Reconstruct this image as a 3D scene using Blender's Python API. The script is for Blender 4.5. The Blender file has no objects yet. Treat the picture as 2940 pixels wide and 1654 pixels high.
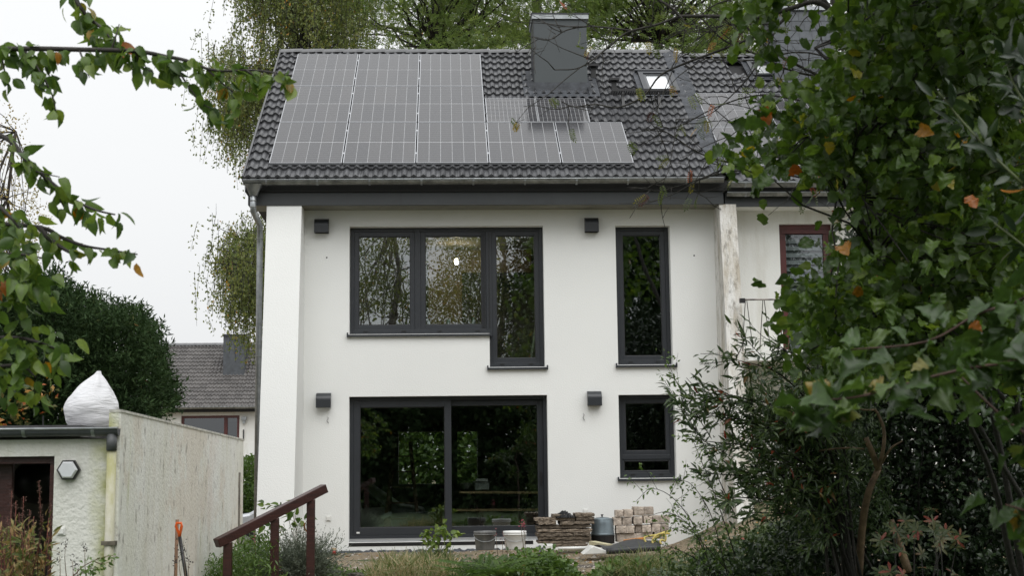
import bpy, math, random
import numpy as np
from mathutils import Matrix, Vector
random.seed(7); rng = np.random.default_rng(7)
C = bpy.context.scene.collection
S = bpy.context.scene
# ------------------------------------------------------------------ camera
CAM = np.array([2.749, -22.333, 1.270]); YAW, PITCH, ROLL = 0.04735, 0.12587, -0.01174
FPX = 4083.0
def cam_axes():
    cy, sy, cp, sp = math.cos(YAW), math.sin(YAW), math.cos(PITCH), math.sin(PITCH)
    f = np.array([sy*cp, cy*cp, sp]); r = np.array([cy, -sy, 0.]); u = np.cross(r, f)
    c, s = math.cos(ROLL), math.sin(ROLL)
    return c*r+s*u, -s*r+c*u, f
AR, AU, AF = cam_axes()
cd = bpy.data.cameras.new('camera'); co = bpy.data.objects.new('camera', cd); C.objects.link(co)
m = Matrix(((AR[0], AU[0], -AF[0], CAM[0]), (AR[1], AU[1], -AF[1], CAM[1]), (AR[2], AU[2], -AF[2], CAM[2]), (0, 0, 0, 1)))
co.matrix_world = m
cd.sensor_width = 36; cd.lens = 50.0; cd.clip_start = 0.1; cd.clip_end = 800
cd.dof.use_dof = True; cd.dof.focus_distance = 22.5; cd.dof.aperture_fstop = 5.6
S.camera = co
# ------------------------------------------------------------------ world: overcast day
SUN_EL, SUN_AZ = math.radians(52), math.radians(205)
w = bpy.data.worlds.new('World'); S.world = w; w.use_nodes = True
nt = w.node_tree; N = nt.nodes; Lk = nt.links
bg = N['Background']; bg.inputs['Strength'].default_value = 0.10
sky = N.new('ShaderNodeTexSky'); sky.sky_type = 'NISHITA'; sky.sun_disc = False
sky.sun_elevation = SUN_EL; sky.sun_rotation = SUN_AZ; sky.air_density = 1.0; sky.dust_density = 4.0
hs = N.new('ShaderNodeHueSaturation'); hs.inputs['Saturation'].default_value = 0.12
tc = N.new('ShaderNodeTexCoord'); sx = N.new('ShaderNodeSeparateXYZ')
mr = N.new('ShaderNodeMapRange'); mr.inputs[1].default_value = 0; mr.inputs[2].default_value = 1
mr.inputs[3].default_value = 7.4; mr.inputs[4].default_value = 12.5
cl = N.new('ShaderNodeNewGeometry')
comb = N.new('ShaderNodeVectorMath'); comb.operation = 'SCALE'; comb.inputs[0].default_value = (0.975, 0.99, 1.0)
nz = N.new('ShaderNodeTexNoise'); nz.inputs['Scale'].default_value = 1.6; nz.inputs['Detail'].default_value = 3
nm = N.new('ShaderNodeMath'); nm.operation = 'MULTIPLY_ADD'; nm.inputs[1].default_value = 1.2; nm.inputs[2].default_value = -0.6
ad = N.new('ShaderNodeMath'); ad.operation = 'ADD'
mx = N.new('ShaderNodeMix'); mx.data_type = 'RGBA'; mx.inputs[0].default_value = 0.88
Lk.new(tc.outputs['Generated'], sx.inputs[0]); Lk.new(sx.outputs['Z'], mr.inputs[0])
Lk.new(tc.outputs['Generated'], nz.inputs['Vector']); Lk.new(nz.outputs['Fac'], nm.inputs[0])
Lk.new(mr.outputs[0], ad.inputs[0]); Lk.new(nm.outputs[0], ad.inputs[1]); Lk.new(ad.outputs[0], comb.inputs['Scale'])
Lk.new(sky.outputs[0], hs.inputs['Color']); Lk.new(hs.outputs[0], mx.inputs[6]); Lk.new(comb.outputs[0], mx.inputs[7])
Lk.new(mx.outputs[2], bg.inputs['Color'])
sd = bpy.data.lights.new('sun', 'SUN'); sd.energy = 1.7; sd.angle = math.radians(60); sd.color = (1, .995, .985)
so = bpy.data.objects.new('sun', sd); C.objects.link(so)
# direction from the sun: azimuth measured so that light comes from behind the camera, high up
sv = Vector((0.25, -0.75, 1.15)).normalized()
so.rotation_euler = sv.to_track_quat('Z', 'Y').to_euler(); so.location = (0, -10, 40)
S.view_settings.view_transform = 'Standard'; S.view_settings.look = 'None'
S.view_settings.exposure = 0.27; S.view_settings.gamma = 1.0; S.view_settings.use_curve_mapping = False
S.render.engine = 'CYCLES'
S.cycles.max_bounces = 7; S.cycles.transparent_max_bounces = 12; S.cycles.use_denoising = True
# ------------------------------------------------------------------ pixel -> point (photo 2576 px wide), used with real distances
K = 2940/2576
def ray(x, y):
    d = (x*K-1470)/FPX*AR - (y*K-827)/FPX*AU + AF
    return d
def P(x, y, Y):
    d = ray(x, y); return CAM + d*((Y-CAM[1])/d[1])
def PD(x, y, dep):
    return CAM + ray(x, y)*dep
ROOF_A = 0.6224; CA, SA = math.cos(ROOF_A), math.sin(ROOF_A)
EY, EZ = -0.60, 5.74
RN = np.array([0, -SA, CA]); RU = np.array([0, CA, SA])
def RP(x, y, off=0., o=None):
    o = np.array([0, EY, EZ]) if o is None else o
    d = ray(x, y); t = (np.dot(o-CAM, RN)+off)/np.dot(d, RN); return CAM+d*t
# ------------------------------------------------------------------ object helpers
LOC = {}
def tagp(o, label=None, cat=None, group=None, kind=None):
    if label: o['label'] = label
    if cat: o['category'] = cat
    if group: o['group'] = group
    if kind: o['kind'] = kind
    return o
def thing(name, label, cat, loc=(0, 0, 0), group=None):
    o = bpy.data.objects.new(name, None); C.objects.link(o); o.location = loc; o.empty_display_size = .1
    LOC[o.name] = tuple(float(v) for v in loc)
    return tagp(o, label, cat, group)
def setpar(o, parent):
    if parent is not None:
        o.parent = parent
        l = LOC.get(parent.name)
        if l: o.matrix_parent_inverse = Matrix.Translation(l).inverted()
def make_mesh(name, V, F, smooth=False):
    me = bpy.data.meshes.new(name); me.from_pydata([tuple(map(float, v)) for v in V], [], F)
    if smooth: me.polygons.foreach_set('use_smooth', [True]*len(me.polygons))
    me.update(); return me
def add(name, me, mat=None, parent=None, mw=None):
    o = bpy.data.objects.new(name, me); C.objects.link(o)
    if mat is not None and not me.materials: me.materials.append(mat)
    setpar(o, parent)
    if mw is not None: o.matrix_basis = mw
    return o
def tri_mesh(name, V, T, rnd=None, smooth=True):
    """big triangle mesh from numpy arrays"""
    me = bpy.data.meshes.new(name); nv, nf = len(V), len(T)
    me.vertices.add(nv); me.vertices.foreach_set('co', np.ascontiguousarray(V, dtype=np.float32).ravel())
    me.loops.add(nf*3); me.loops.foreach_set('vertex_index', np.ascontiguousarray(T, dtype=np.int32).ravel())
    me.polygons.add(nf); me.polygons.foreach_set('loop_start', np.arange(0, nf*3, 3, dtype=np.int32))
    if smooth: me.polygons.foreach_set('use_smooth', np.ones(nf, dtype=bool))
    if rnd is not None:
        a = me.attributes.new('rnd', 'FLOAT', 'POINT'); a.data.foreach_set('value', np.asarray(rnd, dtype=np.float32))
    me.update(calc_edges=True); return me
class MB:
    def __init__(s): s.V = []; s.F = []
    def raw(s, V, F):
        b = len(s.V); s.V += [tuple(map(float, v)) for v in V]; s.F += [tuple(i+b for i in f) for f in F]; return s
    def box(s, a, b):
        x0, y0, z0 = a; x1, y1, z1 = b
        return s.raw([(x0,y0,z0),(x1,y0,z0),(x1,y1,z0),(x0,y1,z0),(x0,y0,z1),(x1,y0,z1),(x1,y1,z1),(x0,y1,z1)],
                     [(0,3,2,1),(4,5,6,7),(0,1,5,4),(1,2,6,5),(2,3,7,6),(3,0,4,7)])
    def bar(s, p, q, w, h, up=(0, 0, 1)):
        p = np.array(p, float); q = np.array(q, float); d = q-p; d /= np.linalg.norm(d)
        r = np.cross(d, up); r /= np.linalg.norm(r)+1e-9; u = np.cross(r, d)
        V = [e+r*a*w/2+u*b*h/2 for e in (p, q) for a, b in ((-1,-1),(1,-1),(1,1),(-1,1))]
        return s.raw(V, [(0,3,2,1),(4,5,6,7),(0,1,5,4),(1,2,6,5),(2,3,7,6),(3,0,4,7)])
    def tube(s, pts, r0, r1=None, n=6, cap=True):
        pts = [np.array(p, float) for p in pts]; m_ = len(pts); r1 = r0 if r1 is None else r1
        V = []; F = []; prev = None
        for i, p in enumerate(pts):
            d = pts[min(i+1, m_-1)]-pts[max(i-1, 0)]; d = d/(np.linalg.norm(d)+1e-9)
            if prev is None:
                a = np.array([0, 0, 1.]) if abs(d[2]) < .9 else np.array([1., 0, 0]); x = np.cross(d, a)
            else: x = prev-d*np.dot(prev, d)
            x /= np.linalg.norm(x)+1e-9; y = np.cross(d, x); prev = x
            r = (r0[i] if hasattr(r0, '__len__') else r0+(r1-r0)*i/max(1, m_-1))
            for k in range(n):
                t = 2*math.pi*k/n; V.append(p+(x*math.cos(t)+y*math.sin(t))*r)
        for i in range(m_-1):
            for k in range(n):
                F.append((i*n+k, i*n+(k+1) % n, (i+1)*n+(k+1) % n, (i+1)*n+k))
        if cap: F.append(tuple(range(n-1, -1, -1))); F.append(tuple((m_-1)*n+k for k in range(n)))
        return s.raw(V, F)
    def lathe(s, c, prof, n=24):
        c = np.array(c, float); V = []; F = []
        for r, z in prof:
            for k in range(n):
                t = 2*math.pi*k/n; V.append((c[0]+r*math.cos(t), c[1]+r*math.sin(t), c[2]+z))
        for i in range(len(prof)-1):
            for k in range(n):
                F.append((i*n+k, i*n+(k+1) % n, (i+1)*n+(k+1) % n, (i+1)*n+k))
        return s.raw(V, F)
    def prism(s, poly, d0, d1, axis=1):
        """polygon in the two other axes, extruded along axis"""
        n = len(poly); V = []
        for d in (d0, d1):
            for a, b in poly: V.append({0: (d, a, b), 1: (a, d, b), 2: (a, b, d)}[axis])
        F = [tuple(range(n)), tuple(range(2*n-1, n-1, -1))]+[(i, i+n, (i+1) % n+n, (i+1) % n) for i in range(n)]
        return s.raw(V, F)
    def build(s, name, mat, parent=None, smooth=False, bevel=0):
        o = add(name, make_mesh(name, s.V, s.F, smooth), mat, parent)
        if bevel:
            b = o.modifiers.new('b', 'BEVEL'); b.width = bevel; b.segments = 2; b.limit_method = 'ANGLE'
        return o
def box(name, a, b, mat, parent=None, bevel=0): return MB().box(a, b).build(name, mat, parent, False, bevel)
# ------------------------------------------------------------------ materials
def newmat(name):
    m_ = bpy.data.materials.new(name); m_.use_nodes = True; t = m_.node_tree
    return m_, t, t.nodes['Principled BSDF'], t.nodes, t.links
def ramp(n, stops):
    e = n.color_ramp.elements
    while len(e) > 1: e.remove(e[-1])
    e[0].position = stops[0][0]; e[0].color = tuple(stops[0][1])+(1,)
    for p, c in stops[1:]:
        k = e.new(p); k.color = tuple(c)+(1,)
def mat(name, col, rough=.6, metal=0., var=.12, scale=6., bump=0., bscale=60., col2=None, spec=.5, stretch=(1,1,1), objrand=0., detail=6):
    m_, t, b, n, l = newmat(name)
    b.inputs['Roughness'].default_value = rough; b.inputs['Metallic'].default_value = metal; b.inputs['Specular IOR Level'].default_value = spec
    tc = n.new('ShaderNodeTexCoord'); mp = n.new('ShaderNodeMapping'); mp.inputs['Scale'].default_value = stretch
    l.new(tc.outputs['Object'], mp.inputs[0])
    nz = n.new('ShaderNodeTexNoise'); nz.inputs['Scale'].default_value = scale; nz.inputs['Detail'].default_value = detail; nz.inputs['Roughness'].default_value = .65
    l.new(mp.outputs[0], nz.inputs['Vector'])
    rp = n.new('ShaderNodeValToRGB'); c = np.array(col); c2 = np.array(col2) if col2 is not None else c*(1-2*var)
    hi = c*(1+var) if col2 is None else c
    ramp(rp, [(.3, np.clip(c2, 0, 1)), (.7, np.clip(hi, 0, 1))])
    l.new(nz.outputs['Fac'], rp.inputs[0]); out = rp.outputs[0]
    if objrand:
        oi = n.new('ShaderNodeObjectInfo'); mr = n.new('ShaderNodeMapRange'); mr.inputs[3].default_value = 1-objrand; mr.inputs[4].default_value = 1+objrand
        l.new(oi.outputs['Random'], mr.inputs[0]); h = n.new('ShaderNodeHueSaturation')
        l.new(mr.outputs[0], h.inputs['Value']); l.new(out, h.inputs['Color']); out = h.outputs[0]
    l.new(out, b.inputs['Base Color'])
    if bump:
        n2 = n.new('ShaderNodeTexNoise'); n2.inputs['Scale'].default_value = bscale; n2.inputs['Detail'].default_value = 4
        l.new(tc.outputs['Object'], n2.inputs['Vector']); bp = n.new('ShaderNodeBump'); bp.inputs['Strength'].default_value = bump; bp.inputs['Distance'].default_value = .02
        l.new(n2.outputs['Fac'], bp.inputs['Height']); l.new(bp.outputs[0], b.inputs['Normal'])
    return m_
def leafmat(name, stops, single=False, rough=.42, trans=.3, spec=.45):
    m_, t, b, n, l = newmat(name)
    if single:
        a = n.new('ShaderNodeObjectInfo'); src = a.outputs['Random']
    else:
        a = n.new('ShaderNodeAttribute'); a.attribute_name = 'rnd'; src = a.outputs['Fac']
    rp = n.new('ShaderNodeValToRGB'); ramp(rp, stops); l.new(src, rp.inputs[0])
    tc = n.new('ShaderNodeTexCoord'); nz = n.new('ShaderNodeTexNoise'); nz.inputs['Scale'].default_value = 30 if not single else 4; nz.inputs['Detail'].default_value = 3
    l.new(tc.outputs['Object'], nz.inputs['Vector'])
    mr = n.new('ShaderNodeMapRange'); mr.inputs[1].default_value = .3; mr.inputs[2].default_value = .7; mr.inputs[3].default_value = .75; mr.inputs[4].default_value = 1.2
    l.new(nz.outputs['Fac'], mr.inputs[0]); h = n.new('ShaderNodeHueSaturation'); l.new(mr.outputs[0], h.inputs['Value']); l.new(rp.outputs[0], h.inputs['Color'])
    l.new(h.outputs[0], b.inputs['Base Color']); b.inputs['Roughness'].default_value = rough; b.inputs['Specular IOR Level'].default_value = spec
    tr = n.new('ShaderNodeBsdfTranslucent'); h2 = n.new('ShaderNodeHueSaturation'); h2.inputs['Value'].default_value = 1.6; h2.inputs['Saturation'].default_value = 1.1; h2.inputs['Hue'].default_value = .49
    l.new(h.outputs[0], h2.inputs['Color']); l.new(h2.outputs[0], tr.inputs[0])
    mx = n.new('ShaderNodeMixShader'); mx.inputs[0].default_value = trans
    l.new(b.outputs[0], mx.inputs[1]); l.new(tr.outputs[0], mx.inputs[2]); l.new(mx.outputs[0], n['Material Output'].inputs[0])
    return m_
def glassmat(name, tint=(.90, .94, .92), refl=.135, wob=.0):
    m_, t, b, n, l = newmat(name); n.remove(b)
    tr = n.new('ShaderNodeBsdfTransparent'); tr.inputs[0].default_value = (*tint, 1)
    gl = n.new('ShaderNodeBsdfGlossy'); gl.inputs['Roughness'].default_value = 0.0; gl.inputs[0].default_value = (.95, .97, 1, 1)
    fr = n.new('ShaderNodeLayerWeight'); fr.inputs[0].default_value = .35
    mr = n.new('ShaderNodeMapRange'); mr.inputs[3].default_value = refl; mr.inputs[4].default_value = 1
    l.new(fr.outputs['Fresnel'], mr.inputs[0])
    if wob:
        tc = n.new('ShaderNodeTexCoord'); nz = n.new('ShaderNodeTexNoise'); nz.inputs['Scale'].default_value = 2.2; nz.inputs['Detail'].default_value = 2
        l.new(tc.outputs['Object'], nz.inputs['Vector']); bp = n.new('ShaderNodeBump'); bp.inputs['Strength'].default_value = wob; bp.inputs['Distance'].default_value = .01
        l.new(nz.outputs['Fac'], bp.inputs['Height']); l.new(bp.outputs[0], gl.inputs['Normal'])
    mx = n.new('ShaderNodeMixShader'); l.new(mr.outputs[0], mx.inputs[0]); l.new(tr.outputs[0], mx.inputs[1]); l.new(gl.outputs[0], mx.inputs[2])
    l.new(mx.outputs[0], n['Material Output'].inputs[0]); return m_
def emit(name, col, s):
    m_, t, b, n, l = newmat(name); b.inputs['Base Color'].default_value = (*col, 1); b.inputs['Emission Color'].default_value = (*col, 1); b.inputs['Emission Strength'].default_value = s; return m_
def stucco(name, col, bump, bscale, streak=None, dirt=0):
    """white render with a fine grain; streak adds run-off stains down the wall"""
    m_, t, b, n, l = newmat(name); b.inputs['Roughness'].default_value = .85; b.inputs['Specular IOR Level'].default_value = .2
    tc = n.new('ShaderNodeTexCoord')
    n1 = n.new('ShaderNodeTexNoise'); n1.inputs['Scale'].default_value = bscale; n1.inputs['Detail'].default_value = 3
    l.new(tc.outputs['Object'], n1.inputs['Vector'])
    bp = n.new('ShaderNodeBump'); bp.inputs['Strength'].default_value = bump; bp.inputs['Distance'].default_value = .012
    l.new(n1.outputs['Fac'], bp.inputs['Height']); l.new(bp.outputs[0], b.inputs['Normal'])
    n2 = n.new('ShaderNodeTexNoise'); n2.inputs['Scale'].default_value = .7; n2.inputs['Detail'].default_value = 5
    l.new(tc.outputs['Object'], n2.inputs['Vector'])
    rp = n.new('ShaderNodeValToRGB'); c = np.array(col); ramp(rp, [(.3, c*(.955-dirt)), (.7, c)]); l.new(n2.outputs['Fac'], rp.inputs[0]); out = rp.outputs[0]
    for (sc, lo, hi, colr, amt) in (streak or []):
        mp = n.new('ShaderNodeMapping'); mp.inputs['Scale'].default_value = sc; l.new(tc.outputs['Object'], mp.inputs[0])
        n3 = n.new('ShaderNodeTexNoise'); n3.inputs['Scale'].default_value = 1; n3.inputs['Detail'].default_value = 7; n3.inputs['Roughness'].default_value = .7; l.new(mp.outputs[0], n3.inputs['Vector'])
        mr = n.new('ShaderNodeMapRange'); mr.inputs[1].default_value = lo; mr.inputs[2].default_value = hi; mr.inputs[3].default_value = 0; mr.inputs[4].default_value = amt; l.new(n3.outputs['Fac'], mr.inputs[0])
        mx = n.new('ShaderNodeMix'); mx.data_type = 'RGBA'; l.new(mr.outputs[0], mx.inputs[0]); l.new(out, mx.inputs[6]); mx.inputs[7].default_value = (*colr, 1); out = mx.outputs[2]
    l.new(out, b.inputs['Base Color']); return m_
WHITE = stucco('white_render', (.80, .805, .785), .30, 55)
WHITE2 = stucco('older_render', (.74, .74, .71), .35, 40, [((3, 3, .5), .5, .75, (.45, .42, .34), .5)])
FINST = stucco('stained_render', (.70, .69, .66), .5, 40, [((5, 5, .9), .42, .60, (.36, .31, .23), .75), ((14, 14, 5), .52, .66, (.10, .09, .075), .6)])
def algae(m_, x0, wd, col, z_top=None):
    t = m_.node_tree; n, l = t.nodes, t.links; b = n['Principled BSDF']; out = b.inputs['Base Color'].links[0].from_socket
    tc = n.new('ShaderNodeTexCoord'); sp = n.new('ShaderNodeSeparateXYZ'); l.new(tc.outputs['Object'], sp.inputs[0])
    nz = n.new('ShaderNodeTexNoise'); nz.inputs['Scale'].default_value = 5; nz.inputs['Detail'].default_value = 8; l.new(tc.outputs['Object'], nz.inputs['Vector'])
    a = n.new('ShaderNodeMath'); a.operation = 'SUBTRACT'; a.inputs[1].default_value = x0; l.new(sp.outputs['X'], a.inputs[0])
    c = n.new('ShaderNodeMath'); c.operation = 'ABSOLUTE'; l.new(a.outputs[0], c.inputs[0]); mr = n.new('ShaderNodeMapRange'); mr.inputs[1].default_value = 0; mr.inputs[2].default_value = wd; mr.inputs[3].default_value = .95; mr.inputs[4].default_value = 0; l.new(c.outputs[0], mr.inputs[0])
    r = n.new('ShaderNodeMapRange'); r.inputs[1].default_value = .33; r.inputs[2].default_value = .62; l.new(nz.outputs['Fac'], r.inputs[0]); mu = n.new('ShaderNodeMath'); mu.operation = 'MULTIPLY'; l.new(mr.outputs[0], mu.inputs[0]); l.new(r.outputs[0], mu.inputs[1])
    mx = n.new('ShaderNodeMix'); mx.data_type = 'RGBA'; l.new(mu.outputs[0], mx.inputs[0]); l.new(out, mx.inputs[6]); mx.inputs[7].default_value = (*col, 1); l.new(mx.outputs[2], b.inputs['Base Color'])
ROUGH = stucco('roughcast', (.68, .68, .63), 1.0, 26, [((2, 2, .3), .5, .8, (.38, .38, .24), .5)])
SHEDW = stucco('stained_wall', (.82, .82, .77), .6, 30, [((.5, 1.1, .35), .46, .70, (.60, .58, .42), .45), ((2.2, 2.4, .30), .52, .72, (.48, .46, .30), .38), ((.4, .5, .45), .54, .58, (.66, .59, .49), .5), ((8, 10, 5), .56, .66, (.15, .11, .09), .6), ((.5, .6, .5), .58, .68, (.68, .56, .49), .35), ((1.2, 1.1, .16), .62, .70, (.40, .42, .14), .6)])
ANTH = mat('anthracite', (.026, .029, .034), .38, var=.06, scale=3)
ANTH2 = mat('anthracite_board', (.030, .034, .036), .5, var=.1, scale=2.5)
CHIMM = mat('chimney_board', (.055, .064, .068), .6, var=.02, scale=3)
ZINC = mat('zinc', (.34, .36, .37), .42, .75, var=.18, scale=9)
ZINC2 = mat('weathered_zinc', (.25, .255, .24), .5, .6, var=.3, scale=7)
LEAD = mat('lead_sheet', (.046, .051, .060), .7, .0, var=.3, scale=7, bump=.4, bscale=14)
TILE = mat('roof_tile', (.074, .075, .080), .30, var=.26, scale=5, bump=.2, bscale=60, objrand=.22)
TILE2 = mat('old_roof_tile', (.112, .105, .101), .48, var=.28, scale=4, bump=.25, bscale=60, objrand=.22)
RIDGE = mat('ridge_tile', (.12, .122, .126), .5, var=.15, scale=6, objrand=.1)
DARKD = mat('dark_deck', (.012, .012, .012), .8)
ALU = mat('aluminium_frame', (.50, .51, .53), .35, .8, var=.04)
BACKS = mat('backsheet', (.36, .365, .375), .45, var=.02)
BLACK = mat('black_plastic', (.012, .012, .013), .4, var=.1)
REDW = mat('red_brown_wood', (.046, .014, .011), .42, var=.28, scale=4, stretch=(1, 1, 12), bump=.2, bscale=50)
REDF = mat('dark_red_frame', (.085, .016, .014), .4, var=.15)
WOOD = mat('pine_board', (.58, .40, .20), .6, var=.15, scale=3, stretch=(1, 8, 8))
PLAST = mat('white_plastic', (.72, .72, .69), .4, var=.05)
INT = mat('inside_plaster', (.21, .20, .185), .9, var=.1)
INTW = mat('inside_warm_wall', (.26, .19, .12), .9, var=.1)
BARK = mat('bark', (.055, .045, .034), .85, var=.35, scale=25, bump=.6, bscale=60)
BARKD = mat('dark_bark', (.022, .019, .016), .85, var=.35, scale=20, bump=.6, bscale=50)
BARKB = mat('birch_bark', (.30, .28, .25), .8, var=.5, scale=8)
BARKT = mat('tan_wood', (.16, .105, .06), .7, var=.3, scale=14, bump=.3)
CONC = mat('concrete_slab', (.20, .16, .12), .9, var=.35, scale=14, bump=.9, bscale=70, objrand=.28)
BLOCK = mat('sand_lime_block', (.47, .40, .335), .9, var=.22, scale=9, bump=.6, bscale=60, objrand=.2)
STONE = mat('field_stone', (.085, .072, .06), .85, var=.4, scale=8, bump=.8, bscale=18)
SLATE = mat('slate', (.075, .084, .095), .45, var=.2, scale=6, objrand=.18)
GLASS = glassmat('window_glass', wob=.05)
GLASS0 = glassmat('roof_glass', (.3, .32, .33), .6)
def cellmat(name, nb, sy):
    m_, t, b, n, l = newmat(name); b.inputs['Roughness'].default_value = .09; b.inputs['IOR'].default_value = 1.5; b.inputs['Specular IOR Level'].default_value = .62
    tc = n.new('ShaderNodeTexCoord'); s = n.new('ShaderNodeSeparateXYZ'); l.new(tc.outputs['Object'], s.inputs[0])
    def lines(out, freq, wd):
        a = n.new('ShaderNodeMath'); a.operation = 'MULTIPLY'; a.inputs[1].default_value = freq; l.new(out, a.inputs[0])
        f = n.new('ShaderNodeMath'); f.operation = 'FRACT'; l.new(a.outputs[0], f.inputs[0])
        g = n.new('ShaderNodeMath'); g.operation = 'LESS_THAN'; g.inputs[1].default_value = wd; l.new(f.outputs[0], g.inputs[0]); return g.outputs[0]
    a = lines(s.outputs['Y'], sy, .07); c = lines(s.outputs['X'], nb, .10)
    mx = n.new('ShaderNodeMath'); mx.operation = 'MAXIMUM'; l.new(a, mx.inputs[0]); l.new(c, mx.inputs[1])
    nz = n.new('ShaderNodeTexNoise'); nz.inputs['Scale'].default_value = 2; oi = n.new('ShaderNodeObjectInfo')
    l.new(tc.outputs['Object'], nz.inputs['Vector'])
    r1 = n.new('ShaderNodeValToRGB'); ramp(r1, [(0, (.020, .020, .024)), (1, (.036, .034, .036))]); l.new(oi.outputs['Random'], r1.inputs[0])
    m2 = n.new('ShaderNodeMix'); m2.data_type = 'RGBA'; l.new(mx.outputs[0], m2.inputs[0]); l.new(r1.outputs[0], m2.inputs[6]); m2.inputs[7].default_value = (.12, .12, .125, 1)
    l.new(m2.outputs[2], b.inputs['Base Color']); rr = n.new('ShaderNodeMapRange'); rr.inputs[3].default_value = .05; rr.inputs[4].default_value = .16
    l.new(nz.outputs['Fac'], rr.inputs[0]); l.new(rr.outputs[0], b.inputs['Roughness']); return m_
CELL = cellmat('solar_cell', 55, 11.7)
# ================================================================== GROUND
def gz(x, y):
    """terrain height"""
    def sm(a, b, v):
        t = np.clip((v-a)/(b-a), 0, 1); return t*t*(3-2*t)
    z = -0.42*(1-sm(-5.6, -4.3, y))
    z = z+(-0.55-z)*(1-sm(-1.0, .1, x))*(1-sm(-3.5, -2.0, y)*0)*np.where(y > -4, .9, .6)
    z = z+sm(5.9, 8.2, x)*sm(-4.5, -1.2, y)*.80
    z = z+sm(8.5, 13, x)*.5
    z = z-.5*sm(2, 8, y)*(1-sm(-1.5, 0, x))
    return z
def ground():
    xs = np.concatenate([np.linspace(-120, -8, 15), np.linspace(-7.5, 12, 66), np.linspace(13, 120, 14)])
    ys = np.concatenate([np.linspace(-90, -15, 10), np.linspace(-14, 1.5, 60), np.linspace(3, 220, 22)])
    X, Y = np.meshgrid(xs, ys); Z = gz(X, Y)
    Z = Z+.018*np.sin(X*3.1+Y*2.3)*np.cos(Y*3.7-X)*(np.abs(X) < 12)
    V = np.c_[X.ravel(), Y.ravel(), Z.ravel()]; nx = len(xs); F = []
    for j in range(len(ys)-1):
        for i in range(nx-1):
            a = j*nx+i; F.append((a, a+1, a+nx+1, a+nx))
    m_, t, b, n, l = newmat('garden_soil'); b.inputs['Roughness'].default_value = .95
    tc = n.new('ShaderNodeTexCoord'); n1 = n.new('ShaderNodeTexNoise'); n1.inputs['Scale'].default_value = 1.3; n1.inputs['Detail'].default_value = 8
    n2 = n.new('ShaderNodeTexNoise'); n2.inputs['Scale'].default_value = 22; n2.inputs['Detail'].default_value = 6
    l.new(tc.outputs['Object'], n1.inputs['Vector']); l.new(tc.outputs['Object'], n2.inputs['Vector'])
    r1 = n.new('ShaderNodeValToRGB'); ramp(r1, [(.3, (.085, .055, .032)), (.5, (.21, .165, .105)), (.75, (.30, .24, .165))]); l.new(n2.outputs['Fac'], r1.inputs[0])
    r2 = n.new('ShaderNodeValToRGB'); ramp(r2, [(.54, (0, 0, 0)), (.62, (1, 1, 1))]); l.new(n1.outputs['Fac'], r2.inputs[0])
    mx = n.new('ShaderNodeMix'); mx.data_type = 'RGBA'; l.new(r2.outputs[0], mx.inputs[0]); l.new(r1.outputs[0], mx.inputs[6]); mx.inputs[7].default_value = (.05, .07, .022, 1)
    l.new(mx.outputs[2], b.inputs['Base Color']); bp = n.new('ShaderNodeBump'); bp.inputs['Strength'].default_value = .8; bp.inputs['Distance'].default_value = .05
    l.new(n2.outputs['Fac'], bp.inputs['Height']); l.new(bp.outputs[0], b.inputs['Normal'])
    o = add('ground', make_mesh('ground', V, F, True), m_); o['kind'] = 'structure'; return o
ground()
xs = np.linspace(-40, 40, 41); ys = np.concatenate([np.linspace(-80, -40, 9), np.linspace(-38, -9, 30)]); V = [(x, y, float(gz(x, y))+.03) for y in ys for x in xs]
F = [(j*41+i, j*41+i+1, (j+1)*41+i+1, (j+1)*41+i) for j in range(len(ys)-1) for i in range(40)]
o = add('lawn', make_mesh('lawn', V, F, True), mat('lawn', (.045, .075, .020), .9, var=.3, scale=3, bump=.8, bscale=50)); o['kind'] = 'structure'
# ================================================================== THE WHITE HOUSE
house = thing('terraced_house', 'white rendered end terrace house with dark window frames and solar panels on its tiled roof', 'house', (0, 0, 0))
W1 = (1.24, 4.315, 3.38, 5.10); W1R = (3.445, 4.315, 2.845, 3.38)
DOOR = (1.242, 4.34, .15, 2.40); W2 = (5.472, 6.345, 2.865, 5.095); W3 = (5.465, 6.355, 1.085, 2.39)
def facade(rects, X0, X1, Z0, Z1, y0, y1, name, matl, parent):
    """wall with real openings: solid cells of a grid, no cell where an opening is"""
    xs = sorted({X0, X1}|{r[0] for r in rects}|{r[1] for r in rects}); zs = sorted({Z0, Z1}|{r[2] for r in rects}|{r[3] for r in rects})
    inside = lambda x, z: any(r[0] < x < r[1] and r[2] < z < r[3] for r in rects) or not (X0 < x < X1 and Z0 < z < Z1)
    V = {}; F = []
    def v(x, y, z):
        return V.setdefault((round(x, 4), round(y, 4), round(z, 4)), len(V))
    for i in range(len(xs)-1):
        for j in range(len(zs)-1):
            a, b, c, d = xs[i], xs[i+1], zs[j], zs[j+1]; mx_, mz = (a+b)/2, (c+d)/2
            if inside(mx_, mz): continue
            F.append((v(a, y0, c), v(b, y0, c), v(b, y0, d), v(a, y0, d))); F.append((v(a, y1, c), v(a, y1, d), v(b, y1, d), v(b, y1, c)))
            if inside(a-1e-3, mz): F.append((v(a, y0, c), v(a, y0, d), v(a, y1, d), v(a, y1, c)))
            if inside(b+1e-3, mz): F.append((v(b, y0, c), v(b, y1, c), v(b, y1, d), v(b, y0, d)))
            if inside(mx_, c-1e-3): F.append((v(a, y0, c), v(a, y1, c), v(b, y1, c), v(b, y0, c)))
            if inside(mx_, d+1e-3): F.append((v(a, y0, d), v(b, y0, d), v(b, y1, d), v(a, y1, d)))
    return add(name, make_mesh(name, list(V.keys()), F), matl, parent)
wall = facade([W1, W1R, DOOR, W2, W3], .30, 7.20, -.04, 5.55, 0, .40, 'wall', WHITE, house)
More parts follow.
